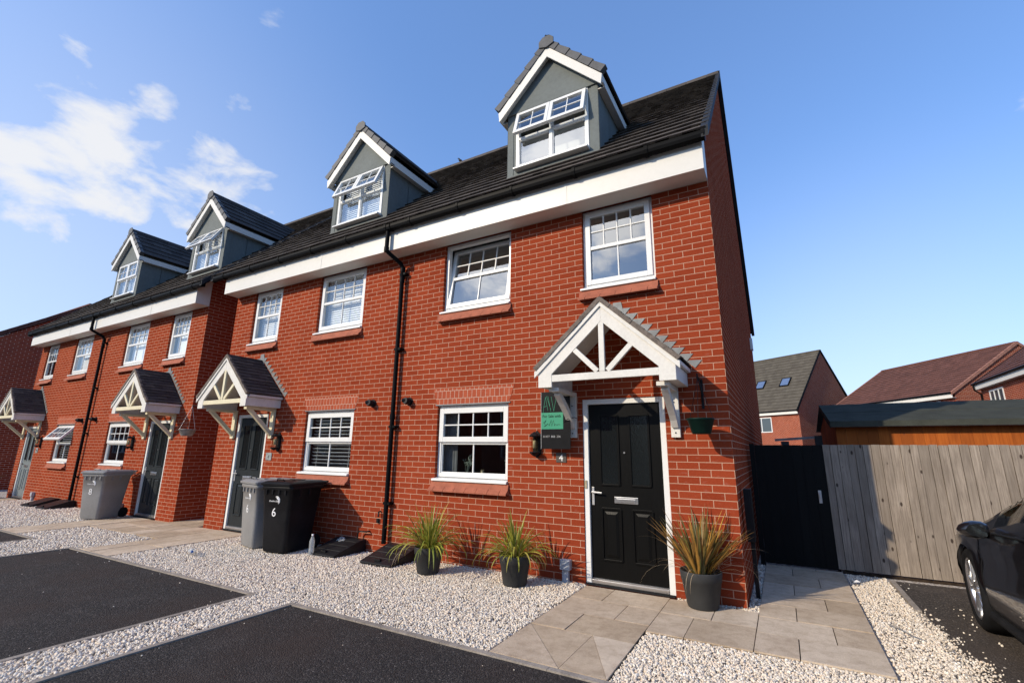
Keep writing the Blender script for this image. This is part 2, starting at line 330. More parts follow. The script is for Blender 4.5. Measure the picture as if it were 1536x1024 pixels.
# ------------------------------------------------------------------ mesh tools
class MB:
    def __init__(s): s.v = []; s.f = []; s.sm = []
    def add(s, vs, fs, smooth=False):
        o = len(s.v); s.v += [tuple(v) for v in vs]; s.f += [tuple(i + o for i in f) for f in fs]; s.sm += [smooth] * len(fs); return s
    def box(s, x0, x1, y0, y1, z0, z1, M=None):
        vs = [(x0, y0, z0), (x1, y0, z0), (x1, y1, z0), (x0, y1, z0), (x0, y0, z1), (x1, y0, z1), (x1, y1, z1), (x0, y1, z1)]
        if M is not None: vs = [M @ Vector(v) for v in vs]
        return s.add(vs, [(0, 3, 2, 1), (4, 5, 6, 7), (0, 1, 5, 4), (1, 2, 6, 5), (2, 3, 7, 6), (3, 0, 4, 7)])
    def hexa(s, b, t):  # bottom ring (4) and top ring (4)
        return s.add(list(b) + list(t), [(3, 2, 1, 0), (4, 5, 6, 7), (0, 1, 5, 4), (1, 2, 6, 5), (2, 3, 7, 6), (3, 0, 4, 7)])
    def prism(s, poly, a, b, axis='y'):  # extrude a 2-D polygon between a and b; poly in the other two axes
        n = len(poly)
        mk = {'y': lambda p, t: (p[0], t, p[1]), 'x': lambda p, t: (t, p[0], p[1]), 'z': lambda p, t: (p[0], p[1], t)}[axis]
        vs = [mk(p, a) for p in poly] + [mk(p, b) for p in poly]
        return s.add(vs, [tuple(range(n))[::-1], tuple(range(n, 2 * n))] + [(i, (i + 1) % n, (i + 1) % n + n, i + n) for i in range(n)])
    def tube(s, pts, r, n=12, caps=True, smooth=True):
        pts = [Vector(p) for p in pts]; rs = r if isinstance(r, (list, tuple)) else [r] * len(pts)
        vs = []; up = None
        for i, p in enumerate(pts):
            d = (pts[min(i + 1, len(pts) - 1)] - pts[max(i - 1, 0)]).normalized()
            if up is None: up = Vector((0, 0, 1)) if abs(d.z) < .9 else Vector((0, 1, 0))
            a = d.cross(up).normalized(); b = a.cross(d).normalized(); up = b
            vs += [p + a * rs[i] * math.cos(t) + b * rs[i] * math.sin(t) for t in [2 * math.pi * k / n for k in range(n)]]
        fs = [(i * n + k, i * n + (k + 1) % n, (i + 1) * n + (k + 1) % n, (i + 1) * n + k) for i in range(len(pts) - 1) for k in range(n)]
        s.add(vs, fs, smooth)
        if caps: s.add(vs[:n], [tuple(range(n))]); s.add(vs[-n:], [tuple(range(n))[::-1]])
        return s
    def lathe(s, prof, c=(0, 0, 0), n=32, M=None, smooth=True):
        vs = []
        for r, z in prof: vs += [Vector((c[0] + r * math.cos(2 * math.pi * k / n), c[1] + r * math.sin(2 * math.pi * k / n), c[2] + z)) for k in range(n)]
        if M is not None: vs = [M @ v for v in vs]
        m = len(prof)
        return s.add(vs, [(i * n + k, i * n + (k + 1) % n, (i + 1) * n + (k + 1) % n, (i + 1) * n + k) for i in range(m - 1) for k in range(n)], smooth)
    def bar(s, a, b, w, h, up=(0, 0, 1)):  # square bar from a to b, w across, h along up-ish
        a = Vector(a); b = Vector(b); d = (b - a).normalized(); u = Vector(up); x = d.cross(u).normalized() * w / 2; y = x.cross(d).normalized() * h / 2
        return s.hexa([a - x - y, a + x - y, a + x + y, a - x + y], [b - x - y, b + x - y, b + x + y, b - x + y])
    def build(s, name, mat, parent=None, local=False, label=None, bevel=0, matrix=None, fix=True):
        me = bpy.data.meshes.new(name)
        off = Vector((0, 0, 0))
        if parent is not None and not local: off = WLOC.get(parent.name, Vector((0, 0, 0)))
        me.from_pydata([tuple(Vector(v) - off) for v in s.v], [], s.f); me.update()
        if fix:
            import bmesh
            bm = bmesh.new(); bm.from_mesh(me); bmesh.ops.recalc_face_normals(bm, faces=bm.faces); bm.to_mesh(me); bm.free()
        me.polygons.foreach_set('use_smooth', s.sm)
        for mm in (mat if isinstance(mat, list) else [mat]): me.materials.append(MATS[mm])
        o = bpy.data.objects.new(name, me); COL.objects.link(o)
        if parent is not None:
            o.parent = parent; WLOC[o.name] = off
        if label: o['label'] = label
        if bevel:
            b = o.modifiers.new('bevel', 'BEVEL'); b.width = bevel; b.segments = 2; b.limit_method = 'ANGLE'; b.angle_limit = R(35)
        return o
WLOC = {}
def thing(name, label, cat, loc, rz=0, group=None):
    o = bpy.data.objects.new(name, None); o.empty_display_size = .1; COL.objects.link(o); o.location = loc; o.rotation_euler = (0, 0, rz)
    o['label'] = label; o['category'] = cat
    if group: o['group'] = group
    WLOC[o.name] = Vector(loc); return o
def tag(o, label, cat, group=None, kind=None):
    o['label'] = label; o['category'] = cat
    if group: o['group'] = group
    if kind: o['kind'] = kind
    return o
def struct(name, mb, mat, label=None):
    o = mb.build(name, mat); o['kind'] = 'structure'
    o['label'] = label or name.replace('_', ' '); o['category'] = name.replace('_', ' ').split(' ')[0]
    return o
def gz(x): return .08 + .006 * x
def text(body, size, mat, parent, M, name='lettering', extrude=.0008):
    c = bpy.data.curves.new(name, 'FONT'); c.body = body; c.size = size; c.extrude = extrude; c.align_x = 'CENTER'; c.resolution_u = 3
    t = bpy.data.objects.new('t', c); COL.objects.link(t); bpy.context.view_layer.update()
    me = bpy.data.meshes.new_from_object(t); bpy.data.objects.remove(t)
    me.transform(M); me.materials.clear(); me.materials.append(MATS[mat])
    o = bpy.data.objects.new(name, me); COL.objects.link(o); o.parent = parent; return o

# ------------------------------------------------------------------ ground
def gpoly(poly, off): return [(x, y, gz(x) + off) for x, y in poly]
def sheet(polys, off):
    mb = MB()
    for p in polys: mb.add(gpoly(p, off), [tuple(range(len(p)))])
    return mb
S = 600
g = MB(); g.add([(-S, -S, gz(-S) - .06 + 3), (S, -S, gz(S) - .06 - 3), (S, S, gz(S) - .06 - 3), (-S, S, gz(-S) - .06 + 3)], [(0, 1, 2, 3)])
g = MB(); g.add([(-S, -S, -.16), (S, -S, -.16), (S, S, -.16), (-S, S, -.16)], [(0, 1, 2, 3)])
struct('ground', g, 'ground', 'dark ground reaching out behind the houses')
rect = lambda x0, x1, y0, y1: [(x0, y0), (x1, y0), (x1, y1), (x0, y1)]
# gravel bed under everything in front
struct('gravel_bed', sheet([rect(-26, 7, -30, 12)], -.022), 'gravel_bed', 'pale gravel bed between the drives and the house fronts')
DR1 = rect(-3.79, 1.0, -9.5, -2.16); DR2 = rect(-8.92, -4.45, -9.5, -2.16); DR3 = rect(-14.6, -10.42, -9.5, -2.16); DR4 = rect(-25, -15.3, -9.5, -2.3)
dm = MB()
def soft_rect(x0, x1, y0, y1, off, mb, step=.5):
    mb.add([(x0, y0, gz(x0) + off), (x1, y0, gz(x1) + off), (x1, y1, gz(x1) + off), (x0, y1, gz(x0) + off)], [(0, 1, 2, 3)])
for d in (DR1, DR2, DR3, DR4): soft_rect(d[0][0], d[1][0], d[0][1], d[2][1], -.004, dm)
struct('driveway', dm, 'tarmac', 'black tarmac parking bays in front of the gravel')
rd = MB(); soft_rect(1.44, 7, -9.5, 2.02, -.006, rd); soft_rect(-26, 7, -30, -9.5, -.004, rd)
struct('road', rd, 'tarmac_old', 'brownish worn tarmac under the black car')
# concrete edgings round the drives
ke = MB()
def edging(x0, x1, y0, y1):
    ke.add([(x0, y0, gz(x0) - .1), (x1, y0, gz(x1) - .1), (x1, y1, gz(x1) - .1), (x0, y1, gz(x0) - .1), (x0, y0, gz(x0) + .006), (x1, y0, gz(x1) + .006), (x1, y1, gz(x1) + .006), (x0, y1, gz(x0) + .006)],
           [(4, 5, 6, 7), (0, 1, 5, 4), (1, 2, 6, 5), (2, 3, 7, 6), (3, 0, 4, 7)])
def run(x0, x1, y0, y1, seg=.915):
    if abs(x1 - x0) > abs(y1 - y0):
        x = x0
        while x < x1 - .01: e = min(x + seg, x1); edging(x, e - .004, y0, y1); x = e
    else:
        y = y0
        while y < y1 - .01: e = min(y + seg, y1); edging(x0, x1, y, e - .004); y = e
run(-3.845, 1.0, -2.155, -2.105); run(-3.845, -3.795, -9.5, -2.157)
run(-8.975, -4.395, -2.155, -2.105); run(-4.445, -4.395, -9.5, -2.157); run(-8.975, -8.925, -9.5, -2.157)
run(-14.65, -10.365, -2.155, -2.105); run(-10.415, -10.365, -9.5, -2.157)
run(-25, -15.25, -2.295, -2.245)
run(1.385, 1.435, .75, 2.0)
run(.955, 1.0, -9.5, -2.157)
struct('kerb_edging', ke, 'concrete_edge', 'thin concrete edging between tarmac and gravel')

# paving slabs, each one laid with its own joint
pv = MB()
def slab(poly, off=.007):
    c = np.mean(poly, 0); j = .004
    q = []
    for x, y in poly:
        d = np.array([x, y]) - c; n = np.linalg.norm(d); f = 1 - j * 1.4 / n; q.append(tuple(c + d * f))
    dz = random.uniform(-.002, .002); n = len(q)
    tilt = [random.uniform(-.0012, .0012) for _ in q]
    vs = [(x, y, gz(x) - .03) for x, y in q] + [(x, y, gz(x) + off + dz + t) for (x, y), t in zip(q, tilt)]
    pv.add(vs, [tuple(range(n, 2 * n))] + [(i, (i + 1) % n, (i + 1) % n + n, i + n) for i in range(n)])
def row(xs, y0, y1):
    for a, b in zip(xs[:-1], xs[1:]): slab(rect(a, b, y0, y1))
def door_path(xa, xb, flip=False):  # xa<xb ; from the step to the drive
    w = xb - xa; f = (lambda t: xb - t * w) if flip else (lambda t: xa + t * w)
    def r(ts, y0, y1): row(sorted(f(t) for t in ts), y0, y1)
    r([0, .36, 1], -.52, -.07); r([0, .66, 1], -.97, -.52); r([0, .35, 1], -1.42, -.97)
    a = f(0); b = f(.60); c = f(1)
    slab([(a, -1.42), (b, -1.42), (b - (b - a) * .0, -2.10), (a, -2.10)][0:1] + [(f(.60), -1.42), (f(.60), -2.10)]) if False else None
    slab([(a, -1.42), (f(.62), -2.10), (a, -2.10)]); slab([(a, -1.42), (f(.62), -1.42), (f(.62), -2.10)])
    slab([(f(.62), -1.42), (c, -2.10), (f(.62), -2.10)]); slab([(f(.62), -1.42), (c, -1.42), (c, -2.10)])
door_path(-1.60, -.70)
# strip in front of number 4's corner
row([-.70, -.26, .10], -.56, -.10); row([-.70, -.40, .10], -1.10, -.56)
# side path to the gate
sp = [(.10, [.10, .38, .95]), (.10, [.10, .62, .95])]
y = -1.10; k = 0
while y < 2.14:
    e = min(y + .45, 2.16)
    row([.10, .40, .95] if k % 2 == 0 else [.10, .66, .95], y, e); y = e; k += 1
# number 6 and 8 paths, alley between the blocks
door_path(-8.72, -7.82, True)
row([-9.45, -9.05, -8.72], -.56, -.10); row([-9.45, -9.05, -8.72], -1.10, -.56)
y = -1.10; k = 0
while y < 6:
    row([-10.55, -10.1, -9.47] if k % 2 else [-10.55, -9.85, -9.47], y, y + .45); y += .45; k += 1
door_path(-12.2, -11.3)
row([-11.28, -10.95, -10.57], -.56, -.10); row([-11.28, -10.8, -10.57], -1.10, -.56)
door_path(-19.9, -19.0, True); row([-24, -23, -22, -21, -20.4, -19.92], -.56, -.1); row([-24, -23.4, -22.5, -21.6, -20.6, -19.92], -1.1, -.56)
struct('path', pv, 'paving_slab', 'buff concrete paving slabs leading to the doors and the gate')
sb = sheet([rect(-1.60, -.69, -2.1, -.07), rect(-.70, .10, -1.10, -.10), rect(.10, .95, -1.10, 2.16), rect(-8.72, -7.82, -2.1, -.07), rect(-10.57, -8.72, -1.1, -.1), rect(-10.55, -9.47, -.1, 6), rect(-12.2, -11.3, -2.1, -.07), rect(-11.3, -10.57, -1.1, -.1)], -.004)
struct('path_bedding', sb, 'soil', 'dark sand joints under the paving slabs')

# loose stones
ico_v = None
def stones():
    t = (1 + 5 ** .5) / 2
    iv = np.array([(-1, t, 0), (1, t, 0), (-1, -t, 0), (1, -t, 0), (0, -1, t), (0, 1, t), (0, -1, -t), (0, 1, -t), (t, 0, -1), (t, 0, 1), (-t, 0, -1), (-t, 0, 1)]) / 1.9
    iF = np.array([(0, 11, 5), (0, 5, 1), (0, 1, 7), (0, 7, 10), (0, 10, 11), (1, 5, 9), (5, 11, 4), (11, 10, 2), (10, 7, 6), (7, 1, 8), (3, 9, 4), (3, 4, 2), (3, 2, 6), (3, 6, 8), (3, 8, 9), (4, 9, 5), (2, 4, 11), (6, 2, 10), (8, 6, 7), (9, 8, 1)])
    P = []; Sz = []
    def area(x0, x1, y0, y1, dens, s0=.009, s1=.017, excl=(), edge=None):
        n = int((x1 - x0) * (y1 - y0) * dens)
        xy = np.column_stack([rng.uniform(x0, x1, n), rng.uniform(y0, y1, n)])
        keep = np.ones(n, bool)
        for (a, b, c, d) in excl: keep &= ~((xy[:, 0] > a) & (xy[:, 0] < b) & (xy[:, 1] > c) & (xy[:, 1] < d))
        if edge is not None: keep &= edge(xy)
        xy = xy[keep]; P.append(xy); Sz.append(rng.uniform(s0, s1, len(xy)) * rng.choice([.8, 1, 1, 1.25], len(xy)))
    area(-3.9, -1.62, -2.1, -.01, 6400, .006, .0125)
    area(-7.80, -3.9, -2.1, -.01, 4600, .0075, .014)
    area(-4.39, -3.85, -4.8, -2.1, 5200, .0075, .0145)
    area(-.69, .98, -2.1, -1.12, 7400, .0065, .0125)
    area(.97, 1.37, -1.4, 2.1, 5200, .006, .012)
    area(1.3, 1.95, -1.4, .95, 3800, .005, .011, edge=lambda q: q[:, 0] < 1.40 + .10 * np.clip(.8 - q[:, 1], 0, 3) * (1 + .3 * np.sin(q[:, 1] * 9)) + rng.exponential(.03, len(q)) - .03)
    area(-.63, .10, -.095, -.005, 5000, .006, .012)
    area(.012, .095, -.1, 2.1, 4600, .006, .012)
    area(-11.27, -8.75, -2.1, -1.12, 2200, .010, .018)
    area(-18.9, -12.25, -2.1, -.01, 1100, .013, .022)
    area(-10.36, -8.98, -4, -2.1, 1500, .011, .018)
    # strays kicked on to slabs and tarmac
    area(-8.9, 1.2, -3.6, -2.17, 2.2, .003, .009); area(-8.9, 1.0, -2.35, -2.16, 26, .003, .009); area(-4.6, -3.6, -4.6, -2.1, 40, .003, .009)
    area(1.45, 2.2, -1.4, 1.2, 40, .005, .012); area(.95, 1.7, 1.6, 2.15, 60, .005, .012)
    P_ = np.concatenate(P); s_ = np.concatenate(Sz) * .88; n = len(P_)
    q = rng.normal(size=(n, 4)); q /= np.linalg.norm(q, axis=1)[:, None]; w, x, y, z = q.T
    M = np.stack([1 - 2 * (y * y + z * z), 2 * (x * y - z * w), 2 * (x * z + y * w), 2 * (x * y + z * w), 1 - 2 * (x * x + z * z), 2 * (y * z - x * w), 2 * (x * z - y * w), 2 * (y * z + x * w), 1 - 2 * (x * x + y * y)], 1).reshape(n, 3, 3)
    sc = s_[:, None] * rng.uniform(.62, 1.3, (n, 3))
    V = iv[None] * rng.uniform(.82, 1.15, (n, 12, 1)) * sc[:, None, :]
    V = np.einsum('nij,nkj->nki', M, V)
    c = np.column_stack([P_, gz(P_[:, 0]) - .012 + rng.uniform(0, .013, n)])
    V += c[:, None, :]
    F = iF[None] + (np.arange(n) * 12)[:, None, None]
    me = bpy.data.meshes.new('gravel_stones'); nv = n * 12; nf = n * 20
    me.vertices.add(nv); me.vertices.foreach_set('co', V.reshape(-1)); me.loops.add(nf * 3); me.loops.foreach_set('vertex_index', F.reshape(-1).astype(np.int32))
    me.polygons.add(nf); me.polygons.foreach_set('loop_start', np.arange(0, nf * 3, 3, dtype=np.int32)); me.polygons.foreach_set('loop_total', np.full(nf, 3, np.int32))
    me.update(calc_edges=True); me.materials.append(MATS['gravel_stone'])
    o = bpy.data.objects.new('gravel_stones', me); COL.objects.link(o)
    tag(o, 'loose cream and grey gravel stones around the drives and paths', 'gravel', kind='stuff')
    print('stones', n)
stones()

# ------------------------------------------------------------------ house building blocks
def roof_tiles(mb, org, xd, sd, width, length, gauge=.33, tw=.30, th=.026, jit=.003, gap=.0015, under=.25, lift=.004):
    """courses of separate tiles; org = eave start, xd along the eave, sd up the slope"""
    org = Vector(org); xd = Vector(xd).normalized(); sd = Vector(sd).normalized(); nn = xd.cross(sd).normalized()
    if nn.z < 0: nn = -nn
    k = 0; s = 0.0
    while s < length - .02:
        e = min(s + gauge + .05, length + .02)
        x = -tw / 2 if k % 2 else 0.0
        while x < width - .001:
            a = max(x, 0) + gap; b = min(x + tw, width) - gap; x += tw
            if b - a < .015: continue
            j = random.uniform(-jit, jit); j2 = random.uniform(-jit, jit)
            o = [org + xd * a + sd * (s + j), org + xd * b + sd * (s + j2), org + xd * b + sd * e, org + xd * a + sd * e]
            lj = random.uniform(.3, 1.3); lj2 = random.uniform(.3, 1.3)
            lo = [o[0] + nn * lift * lj + sd * th * under, o[1] + nn * lift * lj2 + sd * th * under, o[2] - nn * .015, o[3] - nn * .015]
            hi = [o[0] + nn * (.004 + th + j), o[1] + nn * (.004 + th + j2), o[2] + nn * (.004), o[3] + nn * (.004)]
            mb.hexa(lo, hi)
        k += 1; s += gauge
def wall_with_holes(mb, x0, x1, z0, z1, y, holes, depth=.09):
    xs = sorted({x0, x1} | {h[0] for h in holes} | {h[1] for h in holes}); zs = sorted({z0, z1} | {h[2] for h in holes} | {h[3] for h in holes})
    for a, b in zip(xs[:-1], xs[1:]):
        for c, d in zip(zs[:-1], zs[1:]):
            cx, cz = (a + b) / 2, (c + d) / 2
            if any(h[0] < cx < h[1] and h[2] < cz < h[3] for h in holes): continue
            mb.add([(a, y, c), (b, y, c), (b, y, d), (a, y, d)], [(0, 1, 2, 3)])
    for (a, b, c, d) in holes:
        Y = y + depth
        mb.add([(a, y, c), (a, Y, c), (a, Y, d), (a, y, d)], [(0, 1, 2, 3)]); mb.add([(b, y, c), (b, y, d), (b, Y, d), (b, Y, c)], [(0, 1, 2, 3)])
        mb.add([(a, y, d), (a, Y, d), (b, Y, d), (b, y, d)], [(0, 1, 2, 3)]); mb.add([(a, y, c), (b, y, c), (b, Y, c), (a, Y, c)], [(0, 1, 2, 3)])
def frame(mb, x0, x1, z0, z1, y0, y1, w, M=None):
    """picture-frame of mitreless bars"""
    mb.box(x0, x0 + w, y0, y1, z0, z1, M); mb.box(x1 - w, x1, y0, y1, z0, z1, M)
    mb.box(x0 + w, x1 - w, y0, y1, z0, z0 + w, M); mb.box(x0 + w, x1 - w, y0, y1, z1 - w, z1, M)
def quad(mb, x0, x1, z0, z1, y, M=None):
    vs = [Vector((x0, y, z0)), Vector((x1, y, z0)), Vector((x1, y, z1)), Vector((x0, y, z1))]
    if M is not None: vs = [M @ v for v in vs]
    mb.add(vs, [(0, 1, 2, 3)])
def rot_x_about(y, z, ang): return Matrix.Translation((0, y, z)) @ Matrix.Rotation(ang, 4, 'X') @ Matrix.Translation((0, -y, -z))

def window(par, x0, x1, z0, z1, yo, style, glassm='pane_glass', opened=0.0, blind=None, sill='tile', name='window', sub=False, deep=.055):
    """styles: top (top-hung light over a fixed pane), full (one big sash), pair (two top lights over two fixed panes).
       yo = plane of the frame's outer face"""
    f = MB(); w = .052; y = yo
    ft = z1
    frame(f, x0, x1, z0, ft, y, y + .07, w)
    bars = MB(); gl = MB(); sash = MB(); sgl = MB()
    H = z1 - z0; iw = .022
    if style == 'top':
        zt = z0 + H * .50
        f.box(x0 + w, x1 - w, y + .001, y + .069, zt - .025, zt + .025)
        # lower pane with one bar
        frame(f, x0 + w, x1 - w, z0 + w, zt - .025, y + .012, y + .05, .016)
        quad(gl, x0 + w, x1 - w, z0 + w, zt - .025, y + .035)
        f.box((x0 + x1) / 2 - .010, (x0 + x1) / 2 + .010, y + .024, y + .046, z0 + w + .016, zt - .041)
        M = rot_x_about(y, z1 - .02, -opened) if opened else None
        frame(sash, x0 + .02, x1 - .02, zt - .008, z1 - .02, y - .022, y + .03, .072, M)
        a0, a1, c0, c1 = x0 + .092, x1 - .092, zt + .064, z1 - .092
        quad(sgl, a0, a1, c0, c1, y + .004, M)
        for k in (1, 2, 3): xx = a0 + (a1 - a0) * k / 4; sash.box(xx - .009, xx + .009, y - .006, y + .014, c0, c1, M)
        zz = (c0 + c1) / 2
        for k in range(4): sash.box(a0 + (a1 - a0) * k / 4 + .009 * (k > 0), a0 + (a1 - a0) * (k + 1) / 4 - .009 * (k < 3), y - .006, y + .014, zz - .009, zz + .009, M)
    elif style == 'full':
        M = rot_x_about(y + .03, z0 + .03, -opened) if opened else None
        frame(sash, x0 + .035, x1 - .035, z0 + .035, z1 - .035, y - .018, y + .04, .066, M)
        a0, a1, c0, c1 = x0 + .101, x1 - .101, z0 + .101, z1 - .101
        zt = c0 + (c1 - c0) * .5
        sash.box(a0, a1, y - .012, y + .036, zt - .024, zt + .024, M)
        quad(sgl, a0, a1, c0, c1, y + .012, M)
        sash.box((a0 + a1) / 2 - .009, (a0 + a1) / 2 + .009, y - .002, y + .022, c0, zt - .024, M)
        for k in (1, 2, 3): xx = a0 + (a1 - a0) * k / 4; sash.box(xx - .009, xx + .009, y - .002, y + .022, zt + .024, c1, M)
        zz = (zt + .024 + c1) / 2
        for k in range(4): sash.box(a0 + (a1 - a0) * k / 4 + .009 * (k > 0), a0 + (a1 - a0) * (k + 1) / 4 - .009 * (k < 3), y - .002, y + .022, zz - .009, zz + .009, M)
    elif style == 'pair':
        xm = (x0 + x1) / 2; zt = z0 + H * .52
        f.box(xm - .025, xm + .025, y + .001, y + .069, z0 + w, z1 - w)
        for a, b in ((x0 + w, xm - .025), (xm + .025, x1 - w)):
            f.box(a, b, y + .002, y + .068, zt - .025, zt + .025); quad(gl, a, b, z0 + w, zt - .025, y + .035)
            frame(f, a, b, z0 + w, zt - .025, y + .012, y + .05, .014)
        M = rot_x_about(y, z1 - .02, -opened) if opened else None
        for a, b in ((x0 + .02, xm - .003), (xm + .003, x1 - .02)):
            frame(sash, a, b, zt - .01, z1 - .02, y - .022, y + .03, .056, M)
            a0, a1, c0, c1 = a + .056, b - .056, zt + .046, z1 - .076
            quad(sgl, a0, a1, c0, c1, y + .004, M); xc = (a0 + a1) / 2; zz = (c0 + c1) / 2
            sash.box(xc - .008, xc + .008, y - .006, y + .014, c0, c1, M)
            sash.box(a0, xc - .008, y - .006, y + .014, zz - .008, zz + .008, M); sash.box(xc + .008, a1, y - .006, y + .014, zz - .008, zz + .008, M)
            if opened:
                for xx in (a + .01, b - .01):
                    q = M @ Vector((xx, y + .02, zt + .12)); sash.bar((xx, y + .03, zt + .06), q, .008, .008)
    if sub: W = par; fo = f.build('window_frame', 'upvc', W, bevel=.004)
    else: W = f.build(name, 'upvc', par, bevel=.004)
    if gl.v: gl.build('pane', glassm, W, fix=False)
    if sash.v: sash.build('sash', 'upvc', W, bevel=.004)
    if sgl.v: sgl.build('sash_pane', glassm, W, fix=False)
    if sill:
        c = MB(); c.prism([(y + .03, z0 - .005), (y - .085, z0 - .022), (y - .095, z0 - .03), (y - .095, z0 - .052), (y + .03, z0 - .052)], x0 - (.028 if sill == 'tile' else 0), x1 + .004, 'x')
        c.build('window_board', 'upvc', W, bevel=.003)
    if sill == 'tile':
        zs = z0 - .052; t = MB()
        for r_ in range(2):
            n = max(4, int((x1 - x0) / .165)); stp = (x1 - x0 + .06) / n
            ya = y - .03 - r_ * .055; za = zs - .004 - r_ * .050
            xx = x0 - .05 - (.5 * stp if r_ else 0)
            while xx < x1 + .01:
                a = max(xx, x0 - .05); b = min(xx + stp, x1 + .03)
                if b - a > .02:
                    t.hexa([(a + .003, ya + .02, za - .018), (b - .003, ya + .02, za - .018), (b - .003, ya - .055, za - .083), (a + .003, ya - .055, za - .083)],
                           [(a + .003, ya + .02, za), (b - .003, ya + .02, za), (b - .003, ya - .055, za - .064), (a + .003, ya - .055, za - .064)])
                xx += stp
        t.prism([(0, zs - .13), (-.045, zs - .13), (-.02, zs - .004), (0.02, zs - .004)], x0 - .046, x1 + .026, 'x')
        t.build('tile_sill', 'tile_sill', W)
    if blind:
        b = MB(); kind, frac = blind
        zb0 = z0 + .06 + (H - .12) * (1 - frac); zz = z1 - .07; yb = y + deep + .07
        if kind == 'roller': b.box(x0 + .06, x1 - .06, yb, yb + .004, zb0, zz)
        else:
            tl = {'slats': R(-28), 'closed': R(62)}[kind]; pitch = .06 if kind == 'slats' else .042
            while zz > zb0:
                M = Matrix.Translation((0, yb, zz)) @ Matrix.Rotation(tl, 4, 'X'); b.box(x0 + .06, x1 - .06, -.024, .024, -.0016, .0016, M); zz -= pitch
            for xx in (x0 + .2, x1 - .2): b.box(xx - .002, xx + .002, yb - .028, yb - .026, zb0, z1 - .07)
            b.box(x0 + .06, x1 - .06, yb - .02, yb + .02, z1 - .085, z1 - .06)
        b.build('blind', 'blind', W)
    return W

def door(par, x0, x1, z0, z1, mat, handle_left=True, label=None):
    W = MB(); fw = .062; y = .045
    W.box(x0, x0 + fw, y - .03, y + .05, z0, z1); W.box(x1 - fw, x1, y - .03, y + .05, z0, z1); W.box(x0 + fw, x1 - fw, y - .03, y + .05, z1 - fw, z1)
    d = MB(); a, b = x0 + fw + .004, x1 - fw - .004; d.box(a, b, y, y + .045, z0 + .05, z1 - fw - .004)
    # raised mouldings
    w = b - a
    def mould(xa, xb, za, zb):
        t = .022
        for q in (((xa, za), (xb, za)), ((xb, za), (xb, zb)), ((xb, zb), (xa, zb)), ((xa, zb), (xa, za))):
            (p0, p1), (p2, p3) = q[0], q[1]
            d.bar((p0, y - .004, p1), (p2, y - .004, p3), t, .02, (0, 1, 0))
    mid = z0 + .05 + (z1 - z0 - .11) * .44
    cols = ((a + w * .16, a + w * .42), (a + w * .58, a + w * .84))
    for xa, xb in cols:
        mould(xa, xb, mid + .16, z1 - .20); mould(xa, xb, z0 + .26, mid - .10)
        d.hexa([(xa + .03, y - .001, z0 + .29), (xb - .03, y - .001, z0 + .29), (xb - .03, y - .001, mid - .13), (xa + .03, y - .001, mid - .13)],
               [(xa + .06, y - .012, z0 + .32), (xb - .06, y - .012, z0 + .32), (xb - .06, y - .012, mid - .16), (xa + .06, y - .012, mid - .16)])
    D = d.build('door', mat, par, bevel=.003, label=label)
    g = MB()
    for xa, xb in cols: quad(g, xa + .012, xb - .012, mid + .172, z1 - .212, y - .003)
    g.build('door_glass', 'door_glass', D, fix=False)
    W.build('door_frame', 'upvc', D, bevel=.004)
    l = MB(); cx = (a + b) / 2; l.box(cx - .135, cx + .135, y - .012, y - .001, mid - .035, mid + .035); l.box(cx - .11, cx + .11, y - .018, y - .012, mid - .02, mid + .018)
    l.build('letter_plate', 'silver', D, bevel=.003)
    s = -1 if handle_left else 1; hx = (a + .035) if handle_left else (b - .035)
    h = MB(); h.box(hx - .015, hx + .015, y - .012, y - .001, mid - .07, mid + .13); h.bar((hx, y - .045, mid + .075), (hx - s * .12, y - .05, mid + .07), .016, .018); h.bar((hx, y - .012, mid + .075), (hx, y - .05, mid + .075), .018, .018)
    h.build('handle', 'silver_matt', D, bevel=.003)
    k = MB(); k.tube([(cx, y - .012, z0 + 1.43), (cx, y + .01, z0 + 1.43)], .011, 10); k.build('spyhole', 'silver', D)
    t = MB(); t.box(a, b, y - .035, y + .05, z0 + .012, z0 + .045); t.box(a, b, y - .028, y - .02, z0 + .045, z0 + .056); t.box(a, b, y - .005, y + .003, z0 + .045, z0 + .06)
    t.build('threshold', 'silver', D)
    e = MB(); e.prism([(-.055, gz(x0) + .013), (y - .02, gz(x0) + .013), (y - .02, z0 + .010), (.0, z0 + .008)], x0 + .003, x1 - .003, 'x'); e.build('door_ramp', 'rubber', D)
    return D

